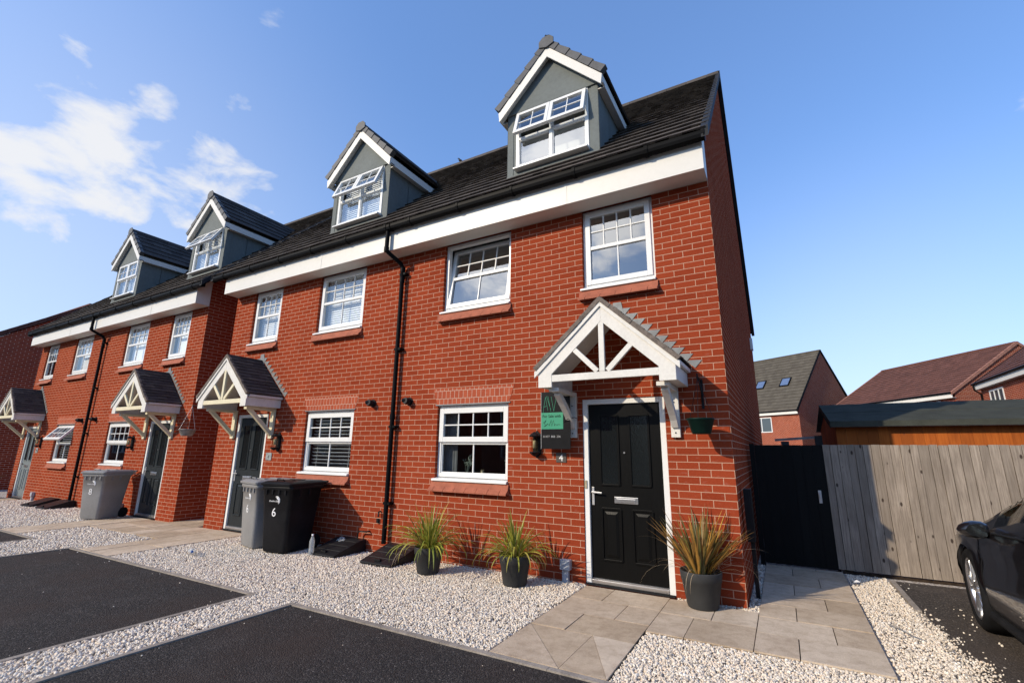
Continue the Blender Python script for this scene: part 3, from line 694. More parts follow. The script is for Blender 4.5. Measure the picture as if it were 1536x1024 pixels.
def porch(par, cx, hw, mat, curved=False, tile='porch_tile'):
    yf = -.68; ze = 2.43; za = 3.17; dz = za - ze; sl = math.hypot(hw, dz)
    rt = MB()
    roof_tiles(rt, (cx + hw, yf, ze), (0, 1, 0), (-hw, 0, dz), -yf - .004, sl, .095, .165, .017, .004, lift=.007)
    roof_tiles(rt, (cx - hw, yf, ze), (0, 1, 0), (hw, 0, dz), -yf - .004, sl, .095, .165, .017, .004, lift=.007)
    # ridge
    for k in range(3):
        y0 = yf + .0 + k * .225; rt.prism([(cx - .085, za - .075), (cx - .02, za + .012), (cx + .02, za + .012), (cx + .085, za - .075), (cx + .07, za - .085), (cx, za - .03), (cx - .07, za - .085)], y0 + .002, min(y0 + .223, -.004), 'y')
    P_ = rt.build('porch_roof', tile, par)
    vg = MB()
    for s in (1, -1):
        n = 7
        for k in range(n):
            t0, t1 = k / n, (k + 1) / n
            jj = random.uniform(-.004, .004)
            a = Vector((cx + s * hw * (1 - t0), 0, ze + dz * t0)); b = Vector((cx + s * hw * (1 - t1), 0, ze + dz * t1)); nn = Vector((s * dz, 0, hw)).normalized()
            vg.hexa([a + Vector((0, yf - .012 + jj, 0)) - nn * .032, a + Vector((0, yf + .03, 0)) - nn * .032, a + Vector((0, yf + .03, 0)) + nn * (.02 + jj), a + Vector((0, yf - .012 + jj, 0)) + nn * (.02 + jj)],
                    [b + Vector((0, yf - .012 + jj, 0)) - nn * .032, b + Vector((0, yf + .03, 0)) - nn * .032, b + Vector((0, yf + .03, 0)) + nn * (.014 + jj), b + Vector((0, yf - .012 + jj, 0)) + nn * (.014 + jj)])
    vg.build('verge', 'mortar_verge', P_)
    # flashing, stepped up the wall
    fl = MB()
    for s in (1, -1):
        n = 10
        for k in range(n):
            t0 = k / n; t1 = (k + 1) / n
            xa = cx + s * (hw + .045) * (1 - t0); xb = cx + s * (hw + .045) * (1 - t1); za_ = ze + (dz + .045) * t0; zb_ = ze + (dz + .045) * t1
            fl.prism([(xa, za_), (xa + s * .075, za_ + .085), (xb + s * .03, za_ + .092), (xb, zb_)], -.007, -.003, 'y')
    fl.prism([(cx - .09, za - .07), (cx + .09, za - .07), (cx + .05, za + .14), (cx - .05, za + .14)], -.0095, -.0072, 'y')
    fl.build('flashing', 'lead', P_)
    # barge boards with boxed feet
    bb = MB(); bw = .155; yb0, yb1 = yf + .015, yf + .05
    ang = math.atan2(dz, hw); vx = bw / math.sin(ang); vz = bw / math.cos(ang); o = .028 / math.cos(ang)
    hb = hw - .045; zb = ze + .02
    for s in (1, -1):
        # slope board
        top = za - o - .012; bot = lambda x: top - (abs(x - cx)) * dz / hw
        xe = cx + s * hb; xi = cx + s * (hb - .165)
        bb.prism([(cx, top), (xe, bot(xe)), (xe, 2.215), (xi, 2.215), (xi, bot(xi) - vz), (cx, top - vz)], yb0, yb1, 'y')
        # thin capping fascia over it
        bb.prism([(cx, top + .018), (cx + s * (hw - .0), bot(cx + s * hw) + .018), (cx + s * (hw - .0), bot(cx + s * hw) - .055), (xe - s * 0.002, bot(xe) - .055), (cx, top - .045)], yb0 - .018, yb0 - .001, 'y')
        # side beam box and eaves fascia
        bb.box(min(xe, xi + s * .02), max(xe, xi + s * .02), yb1 + .001, -.002, 2.225, 2.375)
        xx = cx + s * (hw - .008); bb.box(min(xe, xx), max(xe, xx), yb1 + .001, -.002, 2.378, 2.42)
    bb.build('barge_board', 'white_paint', P_, bevel=.003)
    so_ = MB()
    for s in (1, -1):
        so_.hexa([(cx, yb1 + .002, za - .085), (cx + s * (hb - .03), yb1 + .002, ze - .04), (cx + s * (hb - .03), -.003, ze - .04), (cx, -.003, za - .085)],
                 [(cx, yb1 + .002, za - .065), (cx + s * (hb - .03), yb1 + .002, ze - .02), (cx + s * (hb - .03), -.003, ze - .02), (cx, -.003, za - .065)])
    so_.build('soffit_lining', 'white_paint', P_)
    # truss
    tr = MB(); xi = hb - .165; yt0, yt1 = yb0 + .004, yb1 + .004; ym = (yt0 + yt1) / 2
    tr.box(cx - xi, cx + xi, yt0, yt1, 2.275, 2.352)
    tr.box(cx - .03, cx + .03, yt0 - .002, yt1 - .002, 2.352, za - o - vz + .02)
    for s in (1, -1):
        a = Vector((cx + s * .055, ym, 2.36)); L_ = .5
        b = Vector((cx + s * .34, ym, 2.36 + .285 * 1.0)); tr.bar(a, b, .034, .056, (-s, 0, 1))
    tr.build('truss', mat, P_, bevel=.003)
    for s in (1, -1):
        br = MB(); bx = cx + s * (hb - .155)
        br.box(bx - .048, bx + .048, -.045, -.002, 1.68, 2.222)
        br.box(bx - .045, bx + .045, -.56, -.047, 2.172, 2.222)
        if curved:
            pts = []
            for i in range(9):
                t = i / 8; yy = -.045 - .44 * t; zz = 1.80 + .37 * (t ** .75 if True else t)
                pts.append((bx, yy - .012 * math.sin(t * math.pi), zz))
            for i in range(8): br.bar(pts[i], pts[i + 1], .072, .062, (0, 1, 1))
            br.box(bx - .06, bx + .06, -.585, -.46, 2.178, 2.221)
        else: br.bar((bx, -.035, 1.76), (bx, -.50, 2.19), .072, .062, (0, 1, 1))
        br.build('porch_bracket', mat, P_, bevel=.003)
        for zz in (1.73, 2.06): bo = MB(); bo.tube([(bx, -.052, zz), (bx, -.044, zz)], .008, 8); bo.build('bolt', 'rubber', P_)
    return P_

def dormer(par, cx, opened, blind, glassm='bright_pane_glass', dz=0.0, back=2.4, rail=0):
    yf = .20; hw = .75; zb = 5.53 + dz; zt = 6.86 + dz; rh = .885; ze = 6.85 + dz; za = 7.76 + dz; pit = (za - ze) / rh
    b = MB()
    # front cladding round the window
    wx0, wx1, wz0, wz1 = cx - .60, cx + .60, 5.765 + dz, 6.755 + dz
    b.box(cx - hw, wx0 - .002, yf, yf + .06, zb, zt); b.box(wx1 + .002, cx + hw, yf, yf + .06, zb, zt)
    b.box(wx0 - .002, wx1 + .002, yf + .0, yf + .06, zb, wz0 - .054); b.box(wx0 - .002, wx1 + .002, yf + .012, yf + .06, wz1 + .002, zt)
    for sx in (-1, 1):
        xx = cx + sx * hw; b.box(min(xx, xx - sx * .04), max(xx, xx - sx * .04), yf + .06, back, zb - .05, zt + .02)
        # corner trim proud of the face
        b.box(min(xx + sx * .004, xx - sx * .10), max(xx + sx * .004, xx - sx * .10), yf - .008, yf - .0005, zb + .13, zt - .005)
        b.box(min(xx + sx * .0005, xx + sx * .006), max(xx + sx * .0005, xx + sx * .006), yf - .008, yf + .12, zb + .01, zt - .005)
    # gable panel
    b.prism([(cx - hw - .05, ze - .10), (cx + hw + .05, ze - .10), (cx + hw + .05, ze + .02), (cx, za - .09), (cx - hw - .05, ze + .02)], yf - .030, yf - .010, 'y')
    D = b.build('dormer', 'dormer_grey', par)
    window(D, wx0, wx1, wz0, wz1, yf - .012, 'pair', glassm, opened, blind, 'plain', sub=True)
    ap = MB(); ap.box(cx - hw - .004, cx + hw + .004, yf - .022, yf - .009, zb, zb + .13); ap.build('apron', 'dormer_grey', D)
    rb = MB(); rb.box(cx - hw, cx + hw, yf + .5, yf + .51, zb, zt); rb.build('back_panel', 'room_light', D)
    # roof
    t = MB(); sd = Vector((-rh, 0, za - ze)); sl = sd.length; yr = .075
    roof_tiles(t, (cx + rh, yr, ze), (0, 1, 0), sd, back + .6 - yr, sl, .24, .30, .022, .002)
    roof_tiles(t, (cx - rh, yr, ze), (0, 1, 0), (rh, 0, za - ze), back + .6 - yr, sl, .24, .30, .022, .002)
    y = yr
    while y < back + .5:
        t.prism([(cx - .12, za - .085), (cx - .05, za + .035), (cx + .05, za + .035), (cx + .12, za - .085), (cx + .10, za - .095), (cx, za - .01), (cx - .10, za - .095)], y, y + .44, 'y'); y += .45
    t.build('dormer_roof', 'porch_tile', D)
    # dry verge caps, stepped
    v = MB()
    for s in (1, -1):
        n = 5
        for k in range(n):
            t0, t1 = k / n, (k + 1) / n + .02
            a = Vector((cx + s * (rh + .01) * (1 - t0), 0, ze + (za - ze) * t0)); c = Vector((cx + s * (rh + .01) * (1 - t1), 0, ze + (za - ze) * t1)); nn = Vector((s * (za - ze), 0, rh)).normalized()
            f0, f1 = yr - .03, yr + .07
            v.hexa([a + Vector((0, f0, 0)) - nn * .070, a + Vector((0, f1, 0)) - nn * .070, a + Vector((0, f1, 0)) + nn * .046, a + Vector((0, f0, 0)) + nn * .046],
                   [c + Vector((0, f0 + .012, 0)) - nn * .070, c + Vector((0, f1, 0)) - nn * .070, c + Vector((0, f1, 0)) + nn * .026, c + Vector((0, f0 + .012, 0)) + nn * .026])
    v.prism([(cx - .125, za - .10), (cx - .125, za + .0), (cx - .06, za + .065), (cx + .06, za + .065), (cx + .125, za + .0), (cx + .125, za - .10), (cx, za - .14)], yr - .045, yr - .028, 'y')
    v.build('verge_cap', 'verge_grey', D, bevel=.003)
    # barge boards, soffit, side fascias
    w = MB(); o = .072; bw = .125; top = za - o * 1.42; f0, f1 = yr - .01, yr + .012
    for s in (1, -1):
        xe = cx + s * (rh - .025); z_ = lambda x: top - abs(x - cx) * pit
        w.prism([(cx, top), (xe, z_(xe)), (xe - s * .02, z_(xe) - bw * 1.25), (cx, top - bw * 1.45)], f0, f1, 'y')
        w.hexa([(cx, f1, top - .12), (xe, f1, z_(xe) - .12), (xe, yf - .012, z_(xe) - .12), (cx, yf - .012, top - .12)], [(cx, f1, top - .10), (xe, f1, z_(xe) - .10), (xe, yf - .012, z_(xe) - .10), (cx, yf - .012, top - .10)])
        w.box(min(xe, xe - s * .02), max(xe, xe - s * .02), f1 + .001, back, z_(xe) - .125, z_(xe) + .01)
        xs_ = cx + s * (hw + .003); w.box(min(xe - s * .021, xs_), max(xe - s * .021, xs_), yf - .008, back, z_(xe) - .122, z_(xe) - .11)
    w.build('barge_board', 'upvc_board', D)
    return D

RZ0 = 5.045; RY0 = -.42; TAN = .965; RYR = 4.75; RZR = RZ0 + TAN * (RYR - RY0)
def roof_z(y): return RZ0 + TAN * (y - RY0)

def block_shell(par, xa, xb, holes, dz, end_r, end_l, gap_fill=False):
    """one house between xa and xb. front, roof, fascia and gutter"""
    m = MB()
    wall_with_holes(m, xa, xb, -.4, 4.70 + dz, 0, holes)
    D = 2 * RYR
    for flag, x in ((end_r, xb), (end_l, xa)):
        m.add([(x, 0, -.4), (x, D, -.4), (x, D, roof_z(0) - .12 + dz), (x, RYR, RZR - .12 + dz), (x, 0, roof_z(0) - .12 + dz)], [(0, 1, 2, 3, 4)])
    m.add([(xa, D, -.4), (xb, D, -.4), (xb, D, 5 + dz), (xa, D, 5 + dz)], [(0, 1, 2, 3)])
    wall = m.build('wall', 'brick', par, fix=False)
    # recess mortar + rooms
    r = MB()
    for (a, b, c, d) in holes:
        if c < .5: continue
        lo = c - .9; hi = min(d + .05, 4.62 + dz if d > 3 else 9)
        y0, y1 = .16, 2.6
        for vs in ([(a - .5, y1, lo), (b + .5, y1, lo), (b + .5, y1, d + .3), (a - .5, y1, d + .3)], [(a - .5, y0, lo), (a - .5, y1, lo), (a - .5, y1, d + .3), (a - .5, y0, d + .3)], [(b + .5, y0, lo), (b + .5, y1, lo), (b + .5, y1, d + .3), (b + .5, y0, d + .3)],
                   [(a - .5, y0, d + .3), (a - .5, y1, d + .3), (b + .5, y1, d + .3), (b + .5, y0, d + .3)], [(a - .5, y0, lo), (a - .5, y1, lo), (b + .5, y1, lo), (b + .5, y0, lo)]): r.add(vs, [(0, 1, 2, 3)])
        # inner sides of the opening
        r.box(a - .5, a, y0 - .02, y0, lo, d + .3); r.box(b, b + .5, y0 - .02, y0, lo, d + .3)
        r.box(a - .02, b + .02, .14, .36, c - .08, c - .04)
    r.build('room_interior', 'room', wall, fix=False)
    return wall

def house_roof(par, xa, xb, dz, oh_r, oh_l, verge_r, verge_l, fas_a, fas_b):
    t = MB(); x0 = xa - oh_l; x1 = xb + oh_r
    sd = Vector((0, 1, TAN)); L_ = (RYR - RY0) * math.hypot(1, TAN)
    roof_tiles(t, (x0, RY0, RZ0 + dz), (1, 0, 0), sd, x1 - x0, L_, .300, .15, .034, .0025, under=.2, lift=.016)
    roof_tiles(t, (x0, 2 * RYR - RY0, RZ0 + dz), (1, 0, 0), (0, -1, TAN), x1 - x0, L_, .345, .33, .027, .004)
    x = x0
    while x < x1 - .05:
        e = min(x + .45, x1); t.prism([(RYR - .13, RZR + dz - .09), (RYR - .06, RZR + dz + .045), (RYR + .06, RZR + dz + .045), (RYR + .13, RZR + dz - .09), (RYR, RZR + dz - .02)], x + .003, e - .003, 'x'); x = e
    roof = t.build('roof', 'roof_tile', par)
    # underlay so nothing shows between tiles
    u = MB(); u.add([(x0, RY0 + .02, RZ0 + dz - .02), (x1, RY0 + .02, RZ0 + dz - .02), (x1, RYR, RZR + dz - .03), (x0, RYR, RZR + dz - .03)], [(0, 1, 2, 3)])
    u.add([(x0, 2 * RYR - RY0 - .02, RZ0 + dz - .02), (x0, RYR, RZR + dz - .03), (x1, RYR, RZR + dz - .03), (x1, 2 * RYR - RY0 - .02, RZ0 + dz - .02)], [(0, 1, 2, 3)]); u.build('underlay', 'rubber', roof)
    v = MB()
    for on, x, s in ((verge_r, x1, 1), (verge_l, x0, -1)):
        if not on: continue
        n = 22
        for side in (0, 1):
            for k in range(n):
                f = lambda t_: (RY0 + (RYR - RY0) * t_, RZ0 + dz + TAN * (RYR - RY0) * t_)
                (ya, z_a), (yb, z_b) = f(k / n), f((k + 1.12) / n)
                if side: ya, yb = 2 * RYR - ya, 2 * RYR - yb
                p = [(ya, z_a - .085), (ya, z_a + .050), (yb, z_b + .036), (yb, z_b - .070)]
                v.prism(p, x - s * .05, x + s * .028 , 'x')
    if v.v: v.build('dry_verge', 'verge_dark', roof)
    fb = MB(); fz0, fz1 = 4.645 + dz, 5.0 + dz
    fb.box(fas_a, fas_b, -.30, -.278, fz0, fz1); fb.box(fas_a + .001, fas_b - .001, -.277, -.002, fz0 + .004, fz0 + .02)
    for x, s in ((fas_b, 1), (fas_a, -1)):
        fb.prism([(-.277, fz0 + .02), (-.004, fz0 + .02), (-.004, fz1 + .30), (-.277, fz1 + .01)], x, x - s * .018, 'x')
    # thin trim at each butt joint of the boards
    q = fas_a + 3.0
    while q < fas_b - .5: fb.box(q - .02, q + .02, -.3035, -.3005, fz0, fz1); q += 3.6
    F = fb.build('fascia', 'upvc_board', par, bevel=.002)
    gt = MB(); prof = [(-.055, .045), (-.057, 0.0), (-.045, -.035), (0, -.055), (.045, -.035), (.05, .0), (.05, .045), (.044, .045), (.044, 0), (0, -.047), (-.04, -.03), (-.05, 0), (-.049, .045)]
    gx0, gx1 = (x0 - .0), (x1 + (.0 if not verge_r else -.02))
    gy, gzz = -.365, 5.005 + dz
    gt.prism([(gy + a, gzz + b) for a, b in prof], gx0, gx1, 'x')
    x = gx0 + .4
    while x < gx1:
        gt.prism([(gy - .064, gzz + .05), (gy - .066, -.0 + gzz), (gy - .05, gzz - .044), (gy, gzz - .066), (gy + .05, gzz - .044), (gy + .05, gzz + .05)], x - .02, x + .02, 'x'); x += .92
    for x, on in ((gx0, verge_l or True), (gx1, True)):
        gt.prism([(gy - .066, gzz + .05), (gy - .066, gzz), (gy - .05, gzz - .046), (gy, gzz - .066), (gy + .05, gzz - .046), (gy + .05, gzz + .05)], x - .006, x + .006, 'x')
    gt.build('gutter', 'black_gutter', par)
    return roof

def downpipe(par, x, dz, zb):
    d = MB(); y0 = -.365
    d.tube([(x - .10, y0, 4.95 + dz), (x - .10, y0, 4.66 + dz), (x - .085, y0 + .02, 4.60 + dz), (x - .01, -.11, 4.47 + dz), (x, -.075, 4.40 + dz), (x, -.07, 3.6 + dz), (x, -.07, zb + .03)], .034, 14)
    for z in (4.30 + dz, 3.05 + dz, 1.85 + dz, .75 + dz): d.box(x - .05, x + .075, -.09, -.002, z - .018, z + .018)
    for z in (4.38 + dz, 4.64 + dz, 4.2 + dz, 2.0 + dz): d.tube([(x if z < 4.5 else x - .10, -.07 if z < 4.5 else y0, z - .04), (x if z < 4.5 else x - .10, -.07 if z < 4.5 else y0, z + .04)], .041, 14)
    return d.build('downpipe', 'black_gutter', par)
def flue(par, x, z):
    f = MB(); f.tube([(x, 0, z), (x, -.02, z)], .062, 16); f.tube([(x, -.018, z), (x, -.075, z)], .047, 16); f.tube([(x, -.075, z), (x, -.115, z + .006)], [.052, .047], 14)
    f.tube([(x - .01, -.10, z + .008), (x - .045, -.125, z + .012)], .028, 10)
    return f.build('flue', 'black_plastic', par)
def lantern(par, x, z):
    b = MB(); b.prism([(x - .055, z - .12), (x, z - .17), (x + .055, z - .12), (x + .055, z + .12), (x, z + .17), (x - .055, z + .12)], -.022, -.002, 'y')
    for a in range(4):
        t = math.pi / 4 + a * math.pi / 2; px, py = x + .055 * math.cos(t), -.085 + .055 * math.sin(t); b.bar((px, py, z - .09), (px, py, z + .09), .012, .012)
    b.lathe([(.0, .0), (.06, 0), (.075, .012), (.03, .05), (.0, .065)], (x, -.085, z + .09), 8, smooth=False); b.lathe([(0, -.06), (.03, -.045), (.07, -.01), (.06, 0), (0, 0)], (x, -.085, z - .09), 8, smooth=False)
    L_ = b.build('wall_lantern', 'black_plastic', par)
    g = MB(); g.lathe([(.045, -.085), (.045, .085)], (x, -.085, z), 8, smooth=False); g.build('lantern_glass', 'lamp_glass', L_)
    i = MB(); i.lathe([(0, -.05), (.022, -.045), (.022, .045), (0, .05)], (x, -.085, z), 10); i.build('bulb', 'stoneware', L_)
    return L_
def plate(par, x, z, w, h, mat, num, lmat='lettering', size=.085):
    p = MB(); p.box(x - w / 2, x + w / 2, -.010, -.001, z - h / 2, z + h / 2); o = p.build('number_plate', mat, par, bevel=.002)
    off = WLOC[par.name]
    M = Matrix.Translation(Vector((x, -.0112, z - size * .36)) - off) @ Matrix.Rotation(R(90), 4, 'X')
    text(num, size, lmat, o, M); return o
def meter(par, x, z):
    m = MB(); m.box(x - .06, x + .06, -.075, -.002, z + .13, z + .24); m.box(x - .042, x + .035, -.055, -.002, z - .06, z + .13)
    return m.build('service_box', 'meter_grey', par, bevel=.006)
def drain_cover(x0, x1, z, label, crushed=False):
    """black sloping plastic gully cover on the gravel against the wall"""
    t = thing('gully_cover', label, 'drain cover', (x0, -.3, z), group='black gully covers at the foot of the walls')
    m = MB(); m.prism([(-.60, z - .02), (-.60, z + .03), (-.52, z + .055), (-.12, z + .165), (-.02, z + .17), (-.02, z - .02)], x0, x1, 'x')
    for k in range(3): yy = -.47 + k * .14; zz = z + .071 + k * .0385; m.box(x0 + .03, x1 - .03, yy, yy + .02, zz - .02, zz + .004)
    m.build('lid', 'black_plastic', t, bevel=.008)
    h = MB(); h.box((x0 + x1) / 2 - .05, (x0 + x1) / 2 + .05, -.56, -.53, z + .05, z + .075); h.build('grip', 'black_plastic', t)
    return t
def soldier(par, x0, x1, z0, z1):
    m = MB(); e = .085; m.prism([(x0 - .01, z0), (x1 + .01, z0), (x1 + e, z1), (x0 - e, z1)], -.0035, .004, 'y'); o = m.build('brick_arch', 'brick_soldier', par)
    s = MB(); s.box(x0 - .03, x1 + .03, -.012, -.004, z0 - .012, z0 + .003); s.build('lintel_edge', 'lead', par)
    return o

def make_house(name_label, xr, sgn, hw, dz, spec, end, alley=False):
    """xr: outer end x; sgn -1: the house runs to -x from xr (right-hand house), +1: mirrored (left-hand house)"""
    F = lambda d: xr + sgn * d * spec.get('sx', 1.0)           # distance from the outer end -> world x
    xa, xb = sorted((xr, F(hw)))
    t = thing('terraced_house', name_label, 'house', ((xa + xb) / 2, 0, gz((xa + xb) / 2)), group='brick terraced houses with dormers')
    s2 = lambda a, b: tuple(sorted((F(a), F(b))))
    ow = s2(.66, 1.585) if 'win_s' not in spec else spec['win_s']; gw = s2(2.67, 3.86); dd = spec['door']
    zs = spec.get('zs', (1.10, 2.15, 3.525, 4.655)); z0, z1, z2, z3 = zs
    dbase = gz((dd[0] + dd[1]) / 2) - .004
    holes = [(gw[0], gw[1], z0, z1), (gw[0], gw[1], z2, z3 + .02), (ow[0], ow[1], z2, z3 + .02), (dd[0], dd[1], dbase, spec.get('dtop', 2.14))]
    wall = block_shell(t, xa, xb, holes, dz, True, True)
    roof = house_roof(t, xa, xb, dz, spec['oh'][1], spec['oh'][0], spec['verge'][1], spec['verge'][0], spec['fas'][0], spec['fas'][1])
    y = .052
    window(t, gw[0] + .003, gw[1] - .003, z0 + .052, z1 - .03, y, 'top', spec.get('gglass', 'pane_glass'), spec.get('gopen', 0), spec.get('gblind'))
    fr = MB(); fr.box(gw[0] + .002, gw[1] - .002, y - .02, y + .05, z1 - .028, z1 - .004); fr.build('head_trim', 'upvc', t)
    window(t, gw[0] + .003, gw[1] - .003, z2 + .052, z3 - .002, y, 'full', spec['uglass'], spec.get('uopen', 0), spec.get('ublind'))
    window(t, ow[0] + .003, ow[1] - .003, z2 + .052, z3 - .002, y, 'full', spec['sglass'], 0, spec.get('sblind'))
    soldier(t, gw[0], gw[1], z1 + .004, z1 + .235)
    door(t, dd[0] + .002, dd[1] - .002, dbase + .012, spec.get('dtop', 2.14) - .002, spec['dmat'], spec.get('hl', True))
    P_ = porch(t, spec['porch'], .80, spec['pmat'], spec.get('curved', False))
    dormer(t, spec['dormer'], spec['dopen'], spec.get('dblind'), 'dormer_pane_glass', dz=spec.get('ddz', 0))
    return t, F

BLK = dict
# number 4, right-hand house of the near pair
h4, F4 = make_house('end terrace brick house numbered 4 with the black front door', 0, -1, 4.685, 0, BLK(
    door=(-1.635, -.655), porch=-1.145, dormer=-2.11, dopen=R(17), pmat='white_paint', curved=True, dmat='door_black', uglass='upper_pane_glass', sglass='upper_pane_glass', uopen=R(9),
    oh=(0, .06), verge=(False, True), fas=(-4.684, .0)), 'r')
h6, F6 = make_house('mid brick house numbered 6 behind the grey and black wheelie bins', -9.44, 1, 4.752, 0, BLK(
    door=(-8.80, -7.83), win_s=(-8.80, -7.89), porch=-8.27, dormer=-6.16, dopen=R(22), pmat='cream_paint', dmat='door_anthracite', uglass='bright_pane_glass', sglass='bright_pane_glass', gblind=('slats', 1.0), ublind=('closed', 1.0), sblind=('closed', .9),
    oh=(.35, 0), verge=(True, False), fas=(-9.44, -4.686), dblind=('closed', .9)), 'l')
B2 = -10.56
h8, F8 = make_house('brick house numbered 8 with a dark door beside the alley', B2, -1, 5.03, -.02, BLK(
    door=(-12.27, -11.30), win_s=(-12.14, -11.25), porch=-11.8, dormer=-11.47, dopen=R(30), pmat='cream_paint', dmat='door_anthracite', uglass='bright_pane_glass', sglass='bright_pane_glass', ublind=('roller', 1.0), sblind=('roller', 1.0), gglass='pane_glass',
    oh=(0, .35), verge=(False, True), fas=(B2 - 5.029, B2), zs=(1.05, 2.10, 3.50, 4.635), dtop=2.09, dblind=('closed', .9), ddz=.0), 'r')
h10, F10 = make_house('farthest brick terraced house of the row, with a pale grey door', -20.35, 1, 4.758, -.02, BLK(
    door=(-19.98, -19.02), win_s=(-19.86, -18.95), porch=-19.55, dormer=-15.72, dopen=0, pmat='cream_paint', dmat='door_grey', uglass='bright_pane_glass', sglass='bright_pane_glass', uopen=0, ublind=('roller', .9), gopen=R(38), gblind=('slats', 1.0),
    oh=(.06, 0), verge=(True, False), fas=(-20.35, B2 - 5.031), zs=(1.03, 2.09, 3.50, 4.635), dtop=2.07, dblind=('closed', 1)), 'l')
downpipe(h4, -4.665, 0, gz(-4.7) + .12); downpipe(h8, B2 - 5.0, -.02, gz(-15.5) + .1)
flue(h4, -4.40, 2.225); flue(h6, -5.16, 2.225); flue(h8, -15.2, 2.19); flue(h10, -16.05, 2.18)
lantern(h4, -2.24, 1.60); lantern(h6, -7.43, 1.62); lantern(h8, -12.93, 1.60); lantern(h10, -18.6, 1.60)
plate(h4, -1.915, 1.445, .135, .115, 'plate_brown', '4', 'lettering', .115); plate(h6, -7.67, 1.365, .16, .13, 'plate_pale', '6', 'sign_black', .075)
plate(h10, -18.78, 1.36, .16, .14, 'plate_pale', '10', 'sign_black', .065)
meter(h4, -1.86, gz(-1.9) + .0); meter(h8, -12.86, gz(-12.9)); meter(h10, -18.2, gz(-18.2))
drain_cover(-4.56, -4.02, gz(-4.4), 'black gully cover under the downpipe, nearest the potted grasses')
drain_cover(-5.60, -5.06, gz(-5.4), 'black gully cover beside the upright plastic bottle')
drain_cover(-15.9, -15.3, gz(-15.6), 'black gully cover under the far downpipe beside bin 8')
drain_cover(-16.9, -16.3, gz(-16.6), 'black gully cover farthest left, beyond the far downpipe')
# overflow pipe and small wall fittings
ov = MB(); ov.tube([(-5.02, -.005, .33), (-5.02, -.07, .33), (-5.16, -.075, .325), (-5.19, -.075, .29), (-5.19, -.075, .12)], .011, 8); ov.build('overflow_pipe', 'black_plastic', h6)
ov = MB(); ov.tube([(-4.83, -.0, .62), (-4.83, -.04, .62), (-4.83, -.045, .55)], .012, 8); ov.box(-4.88, -4.84, -.03, -.001, .46, .52); ov.build('overflow_pipe', 'black_plastic', h6)
bl = MB(); bl.box(-.705 - .935, -.705 - .915, .005, .014, 1.10, 1.17) if False else bl.box(-1.625, -1.595, .003, .0145, 1.10, 1.19); bl.build('doorbell', 'stoneware', h4, bevel=.003)
bl = MB(); bl.box(-.61, -.56, -.022, -.001, 1.70, 1.86) if False else bl.box(.001, .06, 8.1, 8.35, 4.2, 4.5); bl.build('wall_vent', 'upvc', h4, bevel=.003)

# hanging-basket bracket (part of the house) and the basket (its own thing)
bk = MB(); bk.box(-.262, -.238, -.014, -.001, 1.98, 2.30); bk.bar((-.25, -.012, 2.28), (-.25, -.26, 2.30), .012, .016)
pts = [(-.25, -.012, 2.04)] + [(-.25, -.012 - .20 * t, 2.04 + .235 * t ** .6) for t in (.2, .4, .6, .8, 1)]
bk.tube(pts, .007, 8); bk.tube([(-.25, -.26, 2.30), (-.25, -.30, 2.315), (-.25, -.31, 2.285), (-.25, -.285, 2.27)], .007, 8)
bk.build('basket_bracket', 'black_plastic', h4)
def basket(x, y, zr, label, r=.148, h=.14, hook=None, mat='basket_green', wire=False):
    t = thing('hanging_basket', label, 'hanging basket', (x, y, zr - h))
    b = MB(); b.lathe([(0, -h), (r * .62, -h), (r * .7, -h + .01), (r * .96, -.02), (r, -.018), (r * 1.04, 0), (r * .97, .002), (r * .93, -.02), (r * .6, -h + .012), (0, -h + .012)], (x, y, zr), 24)
    b.build('bowl', mat, t)
    c = MB()
    for k in range(3):
        a = k * 2.094 + .5; c.tube([(x + r * math.cos(a), y + r * math.sin(a), zr), hook], .0025, 6, smooth=True)
    c.build('hanger', 'silver_matt' if wire else 'black_plastic', t); return t
basket(-.25, -.29, 1.86, 'dark green plastic hanging basket on the corner wall', r=.132, h=.155, hook=(-.25, -.285, 2.27))
bk = MB(); bk.bar((-10.555, 1.3, 2.45), (-10.3, 1.3, 2.46), .014, .014); bk.bar((-10.55, 1.3, 2.2), (-10.32, 1.3, 2.45), .01, .01); bk.build('basket_bracket', 'black_plastic', h8)
basket(-9.94, -.32, 1.86, 'pale wire hanging basket hung in the shaded alley', r=.15, h=.13, hook=(-9.94, -.3, 2.32), mat='beam_wood', wire=True)
bk = MB(); bk.bar((-9.45, -.02 + .06, 2.32), (-9.95, -.3, 2.33), .014, .014); bk.build('basket_bracket', 'black_plastic', h6)

# things on the sill of number 4
def ornament(prof, x, y, z, mat, name, label, cat):
    m = MB(); m.lathe(prof, (0, 0, 0), 20); o = m.build(name, mat); o.location = (x, y, z); tag(o, label, cat); return o
ornament([(0, 0), (.05, 0), (.06, .03), (.058, .10), (.04, .14), (.022, .16), (.022, .185), (.03, .19)], -3.22, .25, 1.065, 'stoneware', 'jug', 'tall stoneware bottle behind the ground floor window of number 4', 'jug')
ornament([(0, 0), (.04, 0), (.05, .03), (.048, .085), (.038, .10), (.036, .09)], -3.06, .26, 1.065, 'stoneware', 'jar', 'small round jar behind the ground floor window of number 4', 'jar')

